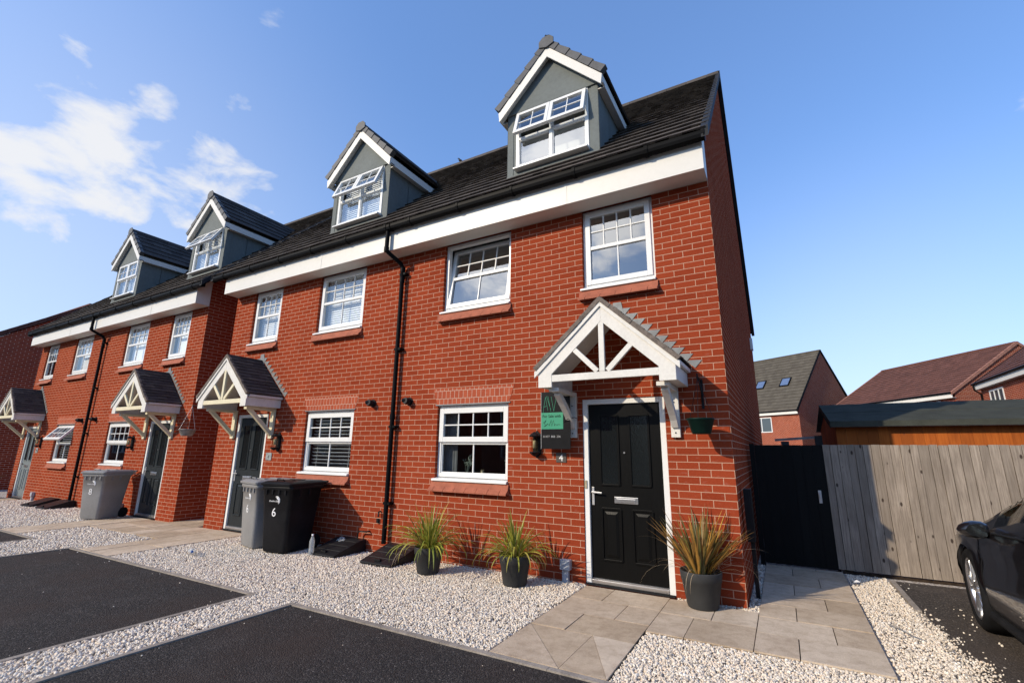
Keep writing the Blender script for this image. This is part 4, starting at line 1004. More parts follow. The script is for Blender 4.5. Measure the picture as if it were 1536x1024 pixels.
flat('curtain', (.20, .205, .21), .9)
flat('dried_flower', (.30, .36, .30), .8)
cu = MB()
for k in range(9): cu.box(-3.86 + k * .026, -3.845 + k * .026, .20 + .012 * (k % 2), .206 + .012 * (k % 2), 1.02, 2.3); cu.box(-3.845 + k * .026, -3.834 + k * .026, .206, .212, 1.02, 2.3)
cu.build('curtain', 'curtain', h4)
def sprig(x, y, z, seed, label):
    rnd = random.Random(seed); m = MB()
    m.lathe([(0, 0), (.03, 0), (.045, .05), (.02, .12), (.025, .13)], (0, 0, 0), 14)
    for k in range(7):
        a = rnd.uniform(0, 6.28); t = rnd.uniform(.05, .16); p0 = Vector((0, 0, .12)); p1 = Vector((math.cos(a) * t * .5, math.sin(a) * t * .3, .25)); p2 = Vector((math.cos(a) * t, math.sin(a) * t * .5, rnd.uniform(.3, .42)))
        m.tube([p0, p1, p2], .002, 4)
        for q in range(7):
            c = p1.lerp(p2, q / 6) + Vector((rnd.uniform(-.02, .02), rnd.uniform(-.02, .02), rnd.uniform(-.02, .02))); m.lathe([(0, -.011), (.009, 0), (0, .011)], c, 5)
    o = m.build('vase_of_sprigs', 'dried_flower'); o.location = (x, y, z); tag(o, label, 'vase')
sprig(-3.52, .30, 1.065, 4, 'vase of pale green sprigs at the left of the ground floor window of number 4')
sprig(-2.80, .32, 1.065, 9, 'vase of pale green sprigs at the right of the ground floor window of number 4')
# ------------------------------------------------------------------ for-sale sign
def for_sale():
    # plane: tied to the porch's left bracket, slightly turned
    t = thing('for_sale_sign', 'black and green for sale board tied to the left porch bracket', 'sign', (-1.925, -.14, 1.545), R(-3))
    b = MB(); b.box(-.195, .195, -.006, .006, 0, .69); b.build('board', 'sign_black', t, local=True)
    e = MB(); e.box(-.2005, -.1955, -.007, .007, 0, .69); e.build('board_edge', 'sign_grey', t, local=True)
    g = MB(); g.box(-.194, .105, -.0085, -.0065, .235, .435); g.build('green_panel', 'sign_green', t, local=True)
    def tx(s, sz, x, z, m, y=-.0095): return text(s, sz, m, t, Matrix.Translation((x, y, z)) @ Matrix.Rotation(R(90), 4, 'X'))
    tx('For Sale with', .048, -.05, .375, 'sign_black')
    sc = MB(); pts = [(-.165, .31), (-.125, .345), (-.15, .30), (-.12, .28), (-.155, .265), (-.10, .30), (-.085, .275), (-.055, .345), (-.05, .27), (-.025, .34), (-.01, .275), (.005, .295), (.02, .28), (.04, .292), (.065, .285)]
    sc.tube([(a, -.0088, b_) for a, b_ in pts], .0028, 6); sc.build('signature', 'sign_black', t, local=True)
    tx('01477  808  236', .036, -.05, .135, 'sign_grey', -.0072)
    tx('www.', .001, 0, 0, 'sign_black', -.0072) if False else None
    tx('agents.co.uk', .028, .05, .035, 'sign_grey', -.0072) if False else None
    mm = MB()
    for a, b_ in (((-.17, .43), (-.135, .63)), ((-.135, .63), (-.10, .46)), ((-.165, .50), (-.115, .52)), ((-.10, .64), (-.06, .45)), ((-.055, .63), (-.02, .45)), ((-.02, .45), (.015, .62)), ((-.12, .64), (-.06, .47))):
        mm.bar((a[0], -.0078, a[1]), (b_[0], -.0078, b_[1]), .0035, .0025, (0, 1, 0))
    mm.build('monogram', 'sign_green', t, local=True)
    ti = MB(); ti.tube([(.12, -.01, .32), (.18, -.03, .35), (.24, .02, .37), (.25, .08, .36)], .004, 6); ti.build('cable_tie', 'black_plastic', t, local=True)
for_sale()

# ------------------------------------------------------------------ wheelie bins
def bin_(x, y, rz, mat, lid, num, label, s=1.0):
    t = thing('wheelie_bin', label, 'wheelie bin', (x, y, gz(x) + .01), rz, 'wheelie bins by the front doors')
    # local: front at -y, origin under the front face's middle; base .46 wide, .50 deep; top .58 wide, .66 deep
    def ring(z, hw, y0, y1, r=.05, n=5):
        out = []
        for cx, cy, a0 in ((hw - r, y0 + r, -90), (hw - r, y1 - r, 0), (-hw + r, y1 - r, 90), (-hw + r, y0 + r, 180)):
            for k in range(n): a = R(a0 + 90 * k / (n - 1)); out.append((cx + r * math.cos(a), cy + r * math.sin(a), z))
        return out
    b = MB(); rings = [ring(.01, .21, .02, .50), ring(.05, .218, .005, .51), ring(.5, .248, -.022, .55), ring(.86, .272, -.045, .585), ring(.865, .29, -.06, .60), ring(.93, .293, -.065, .605), ring(.93, .27, -.04, .58)]
    n = len(rings[0]); vs = sum(rings, []); b.add(vs, [(i * n + k, i * n + (k + 1) % n, (i + 1) * n + (k + 1) % n, (i + 1) * n + k) for i in range(len(rings) - 1) for k in range(n)], True)
    b.add(rings[0], [tuple(range(n))[::-1]])
    for k in range(4): xx = -.18 + .12 * k; b.box(xx - .012, xx + .012, -.062, -.044, .80, .868)
    for sx in (-1, 1):
        for yy in (.12, .30): b.box(min(sx * .27, sx * .288), max(sx * .27, sx * .288), yy, yy + .02, .78, .868)
    b.box(-.27, .27, .60, .66, .885, .915); 
    B = b.build('bin_body', mat, t, local=True)
    l = MB(); L_ = [ring(.925, .298, -.085, .66, .04), ring(.955, .302, -.09, .665, .04), ring(.965, .29, -.075, .65, .04), ring(.985, .25, -.03, .60, .05), ring(.99, .15, .08, .5, .05)]
    n = len(L_[0]); vs = sum(L_, []); l.add(vs, [(i * n + k, i * n + (k + 1) % n, (i + 1) * n + (k + 1) % n, (i + 1) * n + k) for i in range(len(L_) - 1) for k in range(n)], False)
    l.add(L_[-1], [tuple(range(n))]); l.add(L_[0], [tuple(range(n))[::-1]])
    l.box(-.13, .13, .10, .16, .985, 1.0); l.box(-.13, .13, .30, .36, .985, 1.0)
    l.tube([(-.07, .02, .985), (-.06, .0, 1.01), (.06, .0, 1.01), (.07, .02, .985)], .009, 8)
    l.build('lid', lid, t, local=True, bevel=.004)
    h = MB(); h.tube([(-.27, .60, .94), (-.26, .70, .955), (.26, .70, .955), (.27, .60, .94)], .016, 10); h.build('handle', lid, t, local=True)
    for sx in (-1, 1):
        w = MB(); w.tube([(sx * .20, .56, .095), (sx * .255, .56, .095)], .10, 24); w.tube([(sx * .256, .56, .095), (sx * .262, .56, .095)], .035, 12); w.build('wheel', 'rubber', t, local=True)
    # logo swirl and number on the front, slightly tilted with the panel
    if num:
        tilt = Matrix.Rotation(R(90 + 3.2), 4, 'X')
        yl = lambda z: .005 - (z - .05) * .06 - .004
        text(num, .17, 'lettering', B, Matrix.Translation((-.02, yl(.52), .50)) @ tilt, 'number', .001)
        sw = MB()
        for r0, a0, a1 in ((.055, -60, 130), (.04, -50, 120), (.028, -40, 110)):
            pts = [(.02 + r0 * math.cos(R(a)), yl(.72 + r0 * math.sin(R(a))), .72 + r0 * math.sin(R(a))) for a in range(a0, a1, 15)]
            sw.tube(pts, [.001] + [.006] * (len(pts) - 2) + [.001], 6)
        sw.build('emblem', 'lettering', B, local=True)
        text('Cheshire East', .032, 'lettering', B, Matrix.Translation((-.035, yl(.70), .70)) @ tilt, 'lettering', .001)
    return t
bin_(-6.04, -.855, R(9), 'bin_black', 'bin_black', '6', 'black wheelie bin numbered 6 beside the upright clear bottle')
bin_(-6.77, -.80, R(-10), 'bin_grey', 'bin_grey', '6', 'grey wheelie bin numbered 6 in front of the dark door')
bin_(-12.30, -.80, R(22), 'bin_grey', 'bin_grey', '8', 'grey wheelie bin numbered 8 standing alone by the far houses')

def bottle(x, y, label, lying=False, h=.27, r=.036):
    t = thing('plastic_bottle', label, 'bottle', (x, y, gz(x) + .012), 0)
    m = MB(); m.lathe([(0, 0), (r * .9, 0), (r, .012), (r, h * .3), (r * .93, h * .35), (r, h * .4), (r, h * .66), (r * .5, h * .86), (r * .36, h * .9), (r * .36, h * .95)], (0, 0, 0), 20)
    b = m.build('bottle_body', 'clear_plastic', t, local=True)
    c = MB(); c.lathe([(r * .42, h * .93), (r * .42, h), (0, h)], (0, 0, 0), 14); c.build('cap', 'bottle_cap' if lying else 'lettering', t, local=True)
    if lying: t.rotation_euler = (R(84), 0, R(65)); t.location.z += .03
    return t
bottle(-5.50, -.62, 'clear plastic bottle standing upright against the black bin')
bottle(-7.05, -1.42, 'crushed clear bottle with a blue cap lying on the gravel', True, .31, .042)
def litter():
    m = MB(); rnd = random.Random(2); vs = []; n = 14
    for k in range(5):
        for i in range(n): a = 6.283 * i / n; rr = (.09, .10, .085, .06, .01)[k] * rnd.uniform(.75, 1.15); vs.append((rr * math.cos(a), rr * .8 * math.sin(a), .025 * k * rnd.uniform(.8, 1.2)))
    m.add(vs, [(k * n + i, k * n + (i + 1) % n, (k + 1) * n + (i + 1) % n, (k + 1) * n + i) for k in range(4) for i in range(n)])
    o = m.build('plastic_tub', 'clear_plastic'); o.location = (-5.42, -.16, gz(-5.4) + .09); tag(o, 'crumpled clear plastic tub between the gully cover and the wall', 'litter')
    m = MB(); m.add([(-.035, -.02, 0), (.03, -.028, .012), (.038, .02, .004), (0, .026, .022), (-.03, .022, .006)], [(0, 1, 3), (1, 2, 3), (0, 3, 4)]); o = m.build('paper_scrap', 'lettering', fix=False); o.location = (1.03, 1.55, gz(1) + .03); tag(o, 'small crumpled white paper scrap on gravel by the fence corner', 'litter')
    m = MB(); m.tube([(0, 0, .02), (.06, -.10, .028), (.11, -.21, .022), (.19, -.30, .02)], [.004, .005, .004, .002], 6); o = m.build('twig', 'beam_wood'); o.location = (1.08, .08, gz(1)); tag(o, 'thin brown twig lying on the gravel right of the paving', 'twig')
litter()

# ------------------------------------------------------------------ potted plants
def pot_plant(x, y, label, kind, seed, nb, hh, pr=.185, ph=.335):
    rnd = random.Random(seed)
    t = thing('potted_plant', label, 'potted plant', (x, y, gz(x) + .008), 0, 'dark grey pots with spiky grasses')
    b = MB(); b.lathe([(0, 0), (pr * .70, 0), (pr * .73, .01), (pr * .93, ph * .72), (pr * .955, ph * .73), (pr * 1.0, ph * .985), (pr * .99, ph), (pr * .93, ph), (pr * .92, ph - .05), (0, ph - .05)], (0, 0, 0), 40)
    b.build('pot', 'dark_grey_plastic', t, local=True)
    s = MB(); s.lathe([(0, ph - .025), (pr * .92, ph - .035)], (0, 0, 0), 20); s.build('soil', 'soil', t, local=True)
    def blade(mb, a, r0, L_, el, droop, w):
        d = Vector((math.cos(a), math.sin(a), 0)); p = Vector((d.x * r0, d.y * r0, ph - .03)); n = 8; e = el; pts = []
        side = Vector((-d.y, d.x, 0)); tw = rnd.uniform(-.6, .6)
        vs = []; fs = []
        for i in range(n + 1):
            u = i / n; ww = w * (1 - u ** 2.2) * (.55 + .9 * min(u * 3, 1) * .5)
            dr = Vector((d.x * math.cos(e), d.y * math.cos(e), math.sin(e))); nn = dr.cross(side).normalized()
            sd = (side * math.cos(tw * u) + nn * math.sin(tw * u))
            fold = nn * ww * .35
            vs += [p - sd * ww + fold * 0, p - fold, p + sd * ww]
            p = p + dr * L_ / n; e -= droop / n * (0.4 + 1.4 * u)
        for i in range(n): o = i * 3; fs += [(o, o + 1, o + 4, o + 3), (o + 1, o + 2, o + 5, o + 4)]
        mb.add(vs, fs, True)
    f = MB()
    for k in range(nb):
        a = rnd.uniform(0, 6.283); q = rnd.random() ** .75
        if kind == 'green': blade(f, a, rnd.uniform(0, pr * .55), hh * rnd.uniform(.55, 1.12), R(90 - 66 * q), R(rnd.uniform(30, 150) * (.3 + q)), rnd.uniform(.008, .0145))
        else: blade(f, a, rnd.uniform(0, pr * .55), hh * rnd.uniform(.55, 1.08), R(90 - 44 * q), R(rnd.uniform(2, 34)), rnd.uniform(.009, .0165))
    f.build('leaves', 'leaf_green' if kind == 'green' else 'leaf_bronze', t, local=True, fix=False)
    d = MB()
    for k in range(18 if kind == 'green' else 26):
        blade(d, rnd.uniform(0, 6.283), pr * .6, hh * rnd.uniform(.6, 1.15), R(rnd.uniform(20, 70)), R(rnd.uniform(80, 170)), rnd.uniform(.0018, .0038))
    d.build('dead_leaves', 'leaf_dead', t, local=True, fix=False)
    return t
pot_plant(-3.46, -.54, 'green spiky grass in a grey pot, nearest the downpipe', 'green', 3, 170, .575, .18, .30)
pot_plant(-2.30, -.45, 'green drooping grass in a grey pot under the window edge, near the black door', 'green', 8, 150, .50, .18, .31)
pot_plant(-.37, -.20, 'bronze upright flax in a grey pot right of the black door', 'bronze', 5, 190, .62, .195, .325)
pot_plant(-20.35, -.75, 'green plant in a dark pot at the far left end of the row', 'green', 11, 120, .5, .3, .42)

# ------------------------------------------------------------------ cable cover on the side wall
cc = MB(); cx_, cy_ = .075, .42
cc.box(cx_ - .045, cx_ + .03, cy_ - .05, cy_ + .09, .62, 1.15); cc.box(cx_ - .02, cx_ + .02, cy_ - .01, cy_ + .03, .07, .62); cc.bar((cx_ - .0, cy_ + .01, .60), (cx_, cy_ + .01, .66), .06, .10)
cc.build('cable_cover', 'black_plastic', h4, bevel=.006)

# ------------------------------------------------------------------ gate, fence, shed
YF = 2.20
def gate():
    t = thing('garden_gate', 'solid black timber gate beside the end wall of number 4', 'gate', (.5, YF, .09))
    b = MB(); x = .10
    while x < .905: w = min(.115, .91 - x); b.box(x + .0015, x + w - .0015, YF, YF + .018, .10, 1.642 + random.uniform(-.002, .002)); x += w
    b.build('boards', 'gate_wood', t)
    f = MB(); f.box(.04, .098, YF + .0, YF + .07, .0, 1.66); f.box(.905, .94, YF + .019, YF + .08, .0, 1.64)
    f.build('gate_post', 'gate_wood', t)
    k = MB(); k.box(.105, .904, YF + .019, YF + .03, .105, 1.635); k.build('dark_gap_backing', 'gate_wood', t)  # added panel, stops bright light showing through the gaps between boards
    l = MB(); l.box(.80, .835, YF - .012, YF - .001, .90, 1.06); l.box(.808, .828, YF - .03, YF - .012, .95, 1.02); l.build('latch', 'silver_matt', t, bevel=.002)
gate()
def fence():
    t = thing('wooden_fence', 'weathered grey-brown board fence right of the black gate', 'fence', (2.5, YF, .08))
    b = MB(); x = .915; k = 0
    while x < 9:
        w = random.choice([.080, .088, .094, .100]); z1 = 1.647 + random.uniform(-.003, .003) + .004 * (x - .9); s = random.uniform(-.003, .003)
        y0 = YF + random.uniform(-.006, .004); g_ = random.uniform(.0012, .0032)
        y0 = YF + random.uniform(-.004, .004); e_ = x + w - g_
        b.hexa([(x + g_ + s, y0, .115), (e_ + s, y0 + .003, .115), (e_ + s, y0 + .017, .115), (x + g_ + s, y0 + .014, .115)],
               [(x + g_, y0, z1), (e_, y0 + .003, z1), (e_, y0 + .017, z1), (x + g_, y0 + .014, z1)])
        for zn in (.36, .93, 1.48):
            for xn in (.28, .72): b.box(x + w * xn - .0025, x + w * xn + .0025, y0 - .001, y0 + .012, zn + s * 6, zn + s * 6 + .006)
        x += w; k += 1
    b.build('boards', 'fence_wood', t)
    q = MB(); q.box(.92, 9, YF + .022, YF + .028, .12, 1.63); q.build('dark_gap_backing', 'gate_wood', t)  # added dark sheet whose colour stands for the shade between boards
    r = MB()
    for z in (.35, .9, 1.45): r.box(.95, 9, YF + .03, YF + .08, z, z + .075)
    r.build('rail', 'fence_wood', t)
    for px in (.99, 2.8, 4.6, 6.4): p = MB(); p.box(px, px + .09, YF + .081, YF + .17, -.1, 1.6); p.build('fence_post', 'fence_wood', t)
    g = MB(); g.box(.95, 9, YF + .012, YF + .03, -.02, .10); g.build('gravel_board', 'soil', t)
fence()
def shed():
    t = thing('garden_shed', 'orange-brown timber shed with grey felt roof behind the fence', 'shed', (3.5, 3.4, .08))
    b = MB(); x = 1.135
    while x < 6.5: b.box(x + .001, x + .119, 2.74, 2.758, .1, 1.93); x += .12
    y = 2.76
    while y < 5.5: b.box(1.137, 1.153, y + .001, y + .119, .1, 1.96 + .235 * (1 - abs(y - 4.15) / 1.4)); y += .12
    b.build('wall', 'shed_wood', t)
    r = MB()
    r.hexa([(1.075, 2.60, 1.955), (6.7, 2.60, 1.955), (6.7, 4.17, 2.325), (1.075, 4.17, 2.325)], [(1.075, 2.60, 1.975), (6.7, 2.60, 1.975), (6.7, 4.17, 2.345), (1.075, 4.17, 2.345)])
    r.hexa([(1.075, 4.171, 2.325), (6.7, 4.171, 2.325), (6.7, 5.75, 1.95), (1.075, 5.75, 1.95)], [(1.075, 4.171, 2.345), (6.7, 4.171, 2.345), (6.7, 5.75, 1.97), (1.075, 5.75, 1.97)])
    r.box(1.072, 6.7, 2.590, 2.5985, 1.905, 1.978); r.hexa([(1.068, 2.6, 1.88), (1.074, 2.6, 1.88), (1.074, 4.17, 2.25), (1.068, 4.17, 2.25)], [(1.068, 2.6, 1.98), (1.074, 2.6, 1.98), (1.074, 4.17, 2.35), (1.068, 4.17, 2.35)])
    r.box(1.076, 6.7, 3.35, 3.362, 2.130 + .012, 2.157)
    r.build('roof', 'felt_roof', t)
    f = MB(); f.box(1.08, 6.7, 2.60, 2.738, 1.900, 1.915); f.build('eaves_board', 'beam_wood', t)
shed()
def arm():
    t = thing('washing_line_post', 'grey timber beam on a dark post showing above the black gate', 'beam', (.94, 3.2, .08))
    b = MB(); b.bar((.36, 3.2, 1.735), (.90, 3.2, 1.775), .05, .035); b.build('beam', 'beam_wood', t)
    p = MB(); p.box(.895, .99, 3.15, 3.25, .05, 1.80); p.box(.44, .55, 3.17, 3.23, 1.66, 1.715); p.box(.47, .52, 3.18, 3.22, .05, 1.66); p.build('post', 'dark_grey_plastic', t)
arm()

# ------------------------------------------------------------------ houses in the background
def bg_house(label, corner, ang, length, depth, ez, rz_, tmat, vmat, gauge=.34, fascia=True, extras=None, wallm='brick_far', mirror=False, tw=.33):
    """corner = near eave corner at ground; local x along the eave (away from the corner), local y into the house"""
    t = thing('brick_house', label, 'house', (corner[0], corner[1], 0), 0)
    c = Vector((corner[0], corner[1], 0)); u = Vector((math.cos(ang), math.sin(ang), 0)); w = Vector((-u.y, u.x, 0)) * (-1 if mirror else 1)
    P = lambda a, b, z: c + u * a + w * b + Vector((0, 0, z))
    m = MB(); wi = .25
    hd = depth / 2
    for a in (wi * .2, length - wi * .2): m.add([P(a, wi, -.5), P(a, depth - wi, -.5), P(a, depth - wi, ez), P(a, hd, rz_ - .12), P(a, wi, ez)], [(0, 1, 2, 3, 4)])
    m.add([P(0.05, wi, -.5), P(length - .05, wi, -.5), P(length - .05, wi, ez), P(.05, wi, ez)], [(0, 1, 2, 3)]); m.add([P(.05, depth - wi, -.5), P(length - .05, depth - wi, -.5), P(length - .05, depth - wi, ez), P(.05, depth - wi, ez)], [(0, 1, 2, 3)])
    m.build('wall', wallm, t)
    r = MB(); sl = math.hypot(hd, rz_ - ez)
    roof_tiles(r, P(0, 0, ez), u, (w * hd + Vector((0, 0, rz_ - ez))), length, sl, gauge, tw, .035, .004)
    roof_tiles(r, P(0, depth, ez), u, (-w * hd + Vector((0, 0, rz_ - ez))), length, sl, gauge, tw, .035, .004)
    r.bar(P(0, hd, rz_ + .0), P(length, hd, rz_ + .0), .22, .09)
    rf = r.build('roof', tmat, t)
    for a in (-.03, length - .05):
        v = MB()
        for b0, b1 in ((0, hd), (depth, hd)):
            n = 14
            for k in range(n):
                f0, f1 = k / n, (k + .96) / n; q = lambda f, dz_: P(a, b0 + (b1 - b0) * f, ez + (rz_ - ez) * f + dz_)
                v.hexa([q(f0, -.12), q(f0, -.12) + u * .08, q(f1, -.12) + u * .08, q(f1, -.12)], [q(f0, .065), q(f0, .065) + u * .08, q(f1, .06) + u * .08, q(f1, .06)])
        v.build('verge', vmat, rf)
    f = MB(); f.hexa([P(0, .02, ez - .28), P(length, .02, ez - .28), P(length, .05, ez - .28), P(0, .05, ez - .28)], [P(0, .02, ez - .02), P(length, .02, ez - .02), P(length, .05, ez - .02), P(0, .05, ez - .02)])
    f.hexa([P(0, .051, ez - .28), P(length, .051, ez - .28), P(length, wi - .01, ez - .28), P(0, wi - .01, ez - .28)], [P(0, .051, ez - .26), P(length, .051, ez - .26), P(length, wi - .01, ez - .26), P(0, wi - .01, ez - .26)])
    f.build('fascia', 'upvc_board', t)
    g_ = MB(); g_.tube([P(0, -.03, ez + .0), P(length, -.03, ez)], .055, 10); g_.build('gutter', 'black_gutter', t)
    def win(a0, a1, z0, z1, n=2):
        fr = MB()
        def bar(aa, ab, za, zb): fr.hexa([P(aa, wi - .03, za), P(ab, wi - .03, za), P(ab, wi + .03, za), P(aa, wi + .03, za)], [P(aa, wi - .03, zb), P(ab, wi - .03, zb), P(ab, wi + .03, zb), P(aa, wi + .03, zb)])
        bar(a0, a1, z0, z0 + .07); bar(a0, a1, z1 - .07, z1); 
        for k in range(n + 1): xx = a0 + (a1 - a0 - .07) * k / n; bar(xx, xx + .07, z0 + .07, z1 - .07)
        W = fr.build('window', 'upvc', t)
        gl = MB(); gl.add([P(a0 + .05, wi - .012, z0 + .05), P(a1 - .05, wi - .012, z0 + .05), P(a1 - .05, wi - .012, z1 - .05), P(a0 + .05, wi - .012, z1 - .05)], [(0, 1, 2, 3)]); gl.build('pane', 'far_pane', W)
    return t, P, win, rf
def far_pane():
    m = NT('far_pane'); return m.out((.05, .06, .07), .06, spec=1.0)
far_pane()
flat('far_blind', (.5, .52, .52), .4)
# grey-tiled house past the gate
tB, PB, winB, rfB = bg_house('brick house with weathered grey tiles and two roof windows beyond the gate', (1.88, 39.0), R(145), 22, 8.4, 5.05, 10.45, 'tile_far_grey', 'black_gutter', .36, mirror=True, tw=.42)
winB(2.5, 4.4, 3.35, 4.62, 2)
def rooflight(P, rf, a0, a1, f0, f1, hd, ez, rz_):
    q = lambda a, f, n=0.0: P(a, hd * f - n * (rz_ - ez) / math.hypot(hd, rz_ - ez), ez + (rz_ - ez) * f + n * hd / math.hypot(hd, rz_ - ez))
    fr = MB(); e = .06; df = .012
    fr.hexa([q(a0, f0, .02), q(a1, f0, .02), q(a1, f1, .02), q(a0, f1, .02)], [q(a0, f0, .10), q(a1, f0, .10), q(a1, f1, .10), q(a0, f1, .10)])
    W = fr.build('roof_window', 'black_gutter', rf)
    gl = MB(); gl.add([q(a0 + .1, f0 + df, .104), q(a1 - .1, f0 + df, .104), q(a1 - .1, f1 - df, .104), q(a0 + .1, f1 - df, .104)], [(0, 1, 2, 3)]); gl.build('pane', 'silver', W)
rooflight(PB, rfB, 1.6, 2.5, .42, .56, 4.2, 5.05, 10.45); rooflight(PB, rfB, 4.0, 4.9, .42, .56, 4.2, 5.05, 10.45)
# brown-tiled house to the right
angC = math.atan2(38.5 - 29.76, 4.2 - 9.16)
tC, PC, winC, rfC = bg_house('brick house with red-brown tiled roof and pale verge behind the shed', (9.16, 29.76), angC, 10.05, 8.86, 5.05, 8.05, 'tile_far_brown', 'verge_tan', .30, mirror=True)
winC(1.0, 2.4, 3.6, 4.68, 2); winC(4.2, 5.6, 3.6, 4.68, 2)
# nearer house at the right edge
tD, PD, winD, rfD = bg_house('brick house with black roof edge and tall window at the right edge', (9.17, 26.3), R(-90), 12, 8.0, 5.05, 8.2, 'tile_far_brown', 'black_gutter', .32, mirror=False)
winD(1.1, 2.7, 3.2, 4.62, 3)
dp = MB(); dp.tube([(9.12, 26.1, 5.0), (9.15, 26.1, 4.75), (9.36, 26.1, 4.55), (9.37, 26.1, 0)], .04, 10); dp.build('downpipe', 'black_gutter', tD)
# dark brick gable at the far left
tE, PE, winE, rfE = bg_house('shaded brick gable house with red-brown roof beyond the far end of the row', (-24.3, -1.3), R(180), 10, 7.0, 4.75, 7.3, 'tile_far_brown', 'tile_brown', .32, mirror=True)
tF, PF, winF, rfF = bg_house('low red-brown roof just showing past the far left gable', (-36, -6.0), R(180), 10, 7.0, 5.3, 8.0, 'tile_far_brown', 'tile_brown', .32, mirror=True)

# the houses across the road, which the windows here mirror
for k, (xx, lab) in enumerate(((6, 'brick house across the road behind the camera, to the right'), (-8, 'brick house across the road behind the camera, in the middle'), (-22, 'brick house across the road behind the camera, to the left'))):
    tO, PO, winO, rfO = bg_house(lab, (xx, -24.0), R(180), 11, 8.5, 5.1, 8.6, 'tile_far_grey', 'black_gutter', .4, mirror=False)
    for a in (1.2, 4.2, 8.0): winO(a, a + 1.3, 3.4, 4.6, 2); winO(a, a + 1.3, 1.0, 2.1, 2)
for k, (yy, lab) in enumerate(((-10, 'brick house closing the far left end of the road, nearer the row'), (-26, 'brick house closing the far left end of the road, farther out'))):
    tO, PO, winO, rfO = bg_house(lab, (-44, yy), R(-90), 13, 8.5, 5.1, 8.6, 'tile_far_grey', 'black_gutter', .4, mirror=True)
    for a in (1.2, 4.2, 8.0): winO(a, a + 1.3, 3.4, 4.6, 2); winO(a, a + 1.3, 1.0, 2.1, 2)
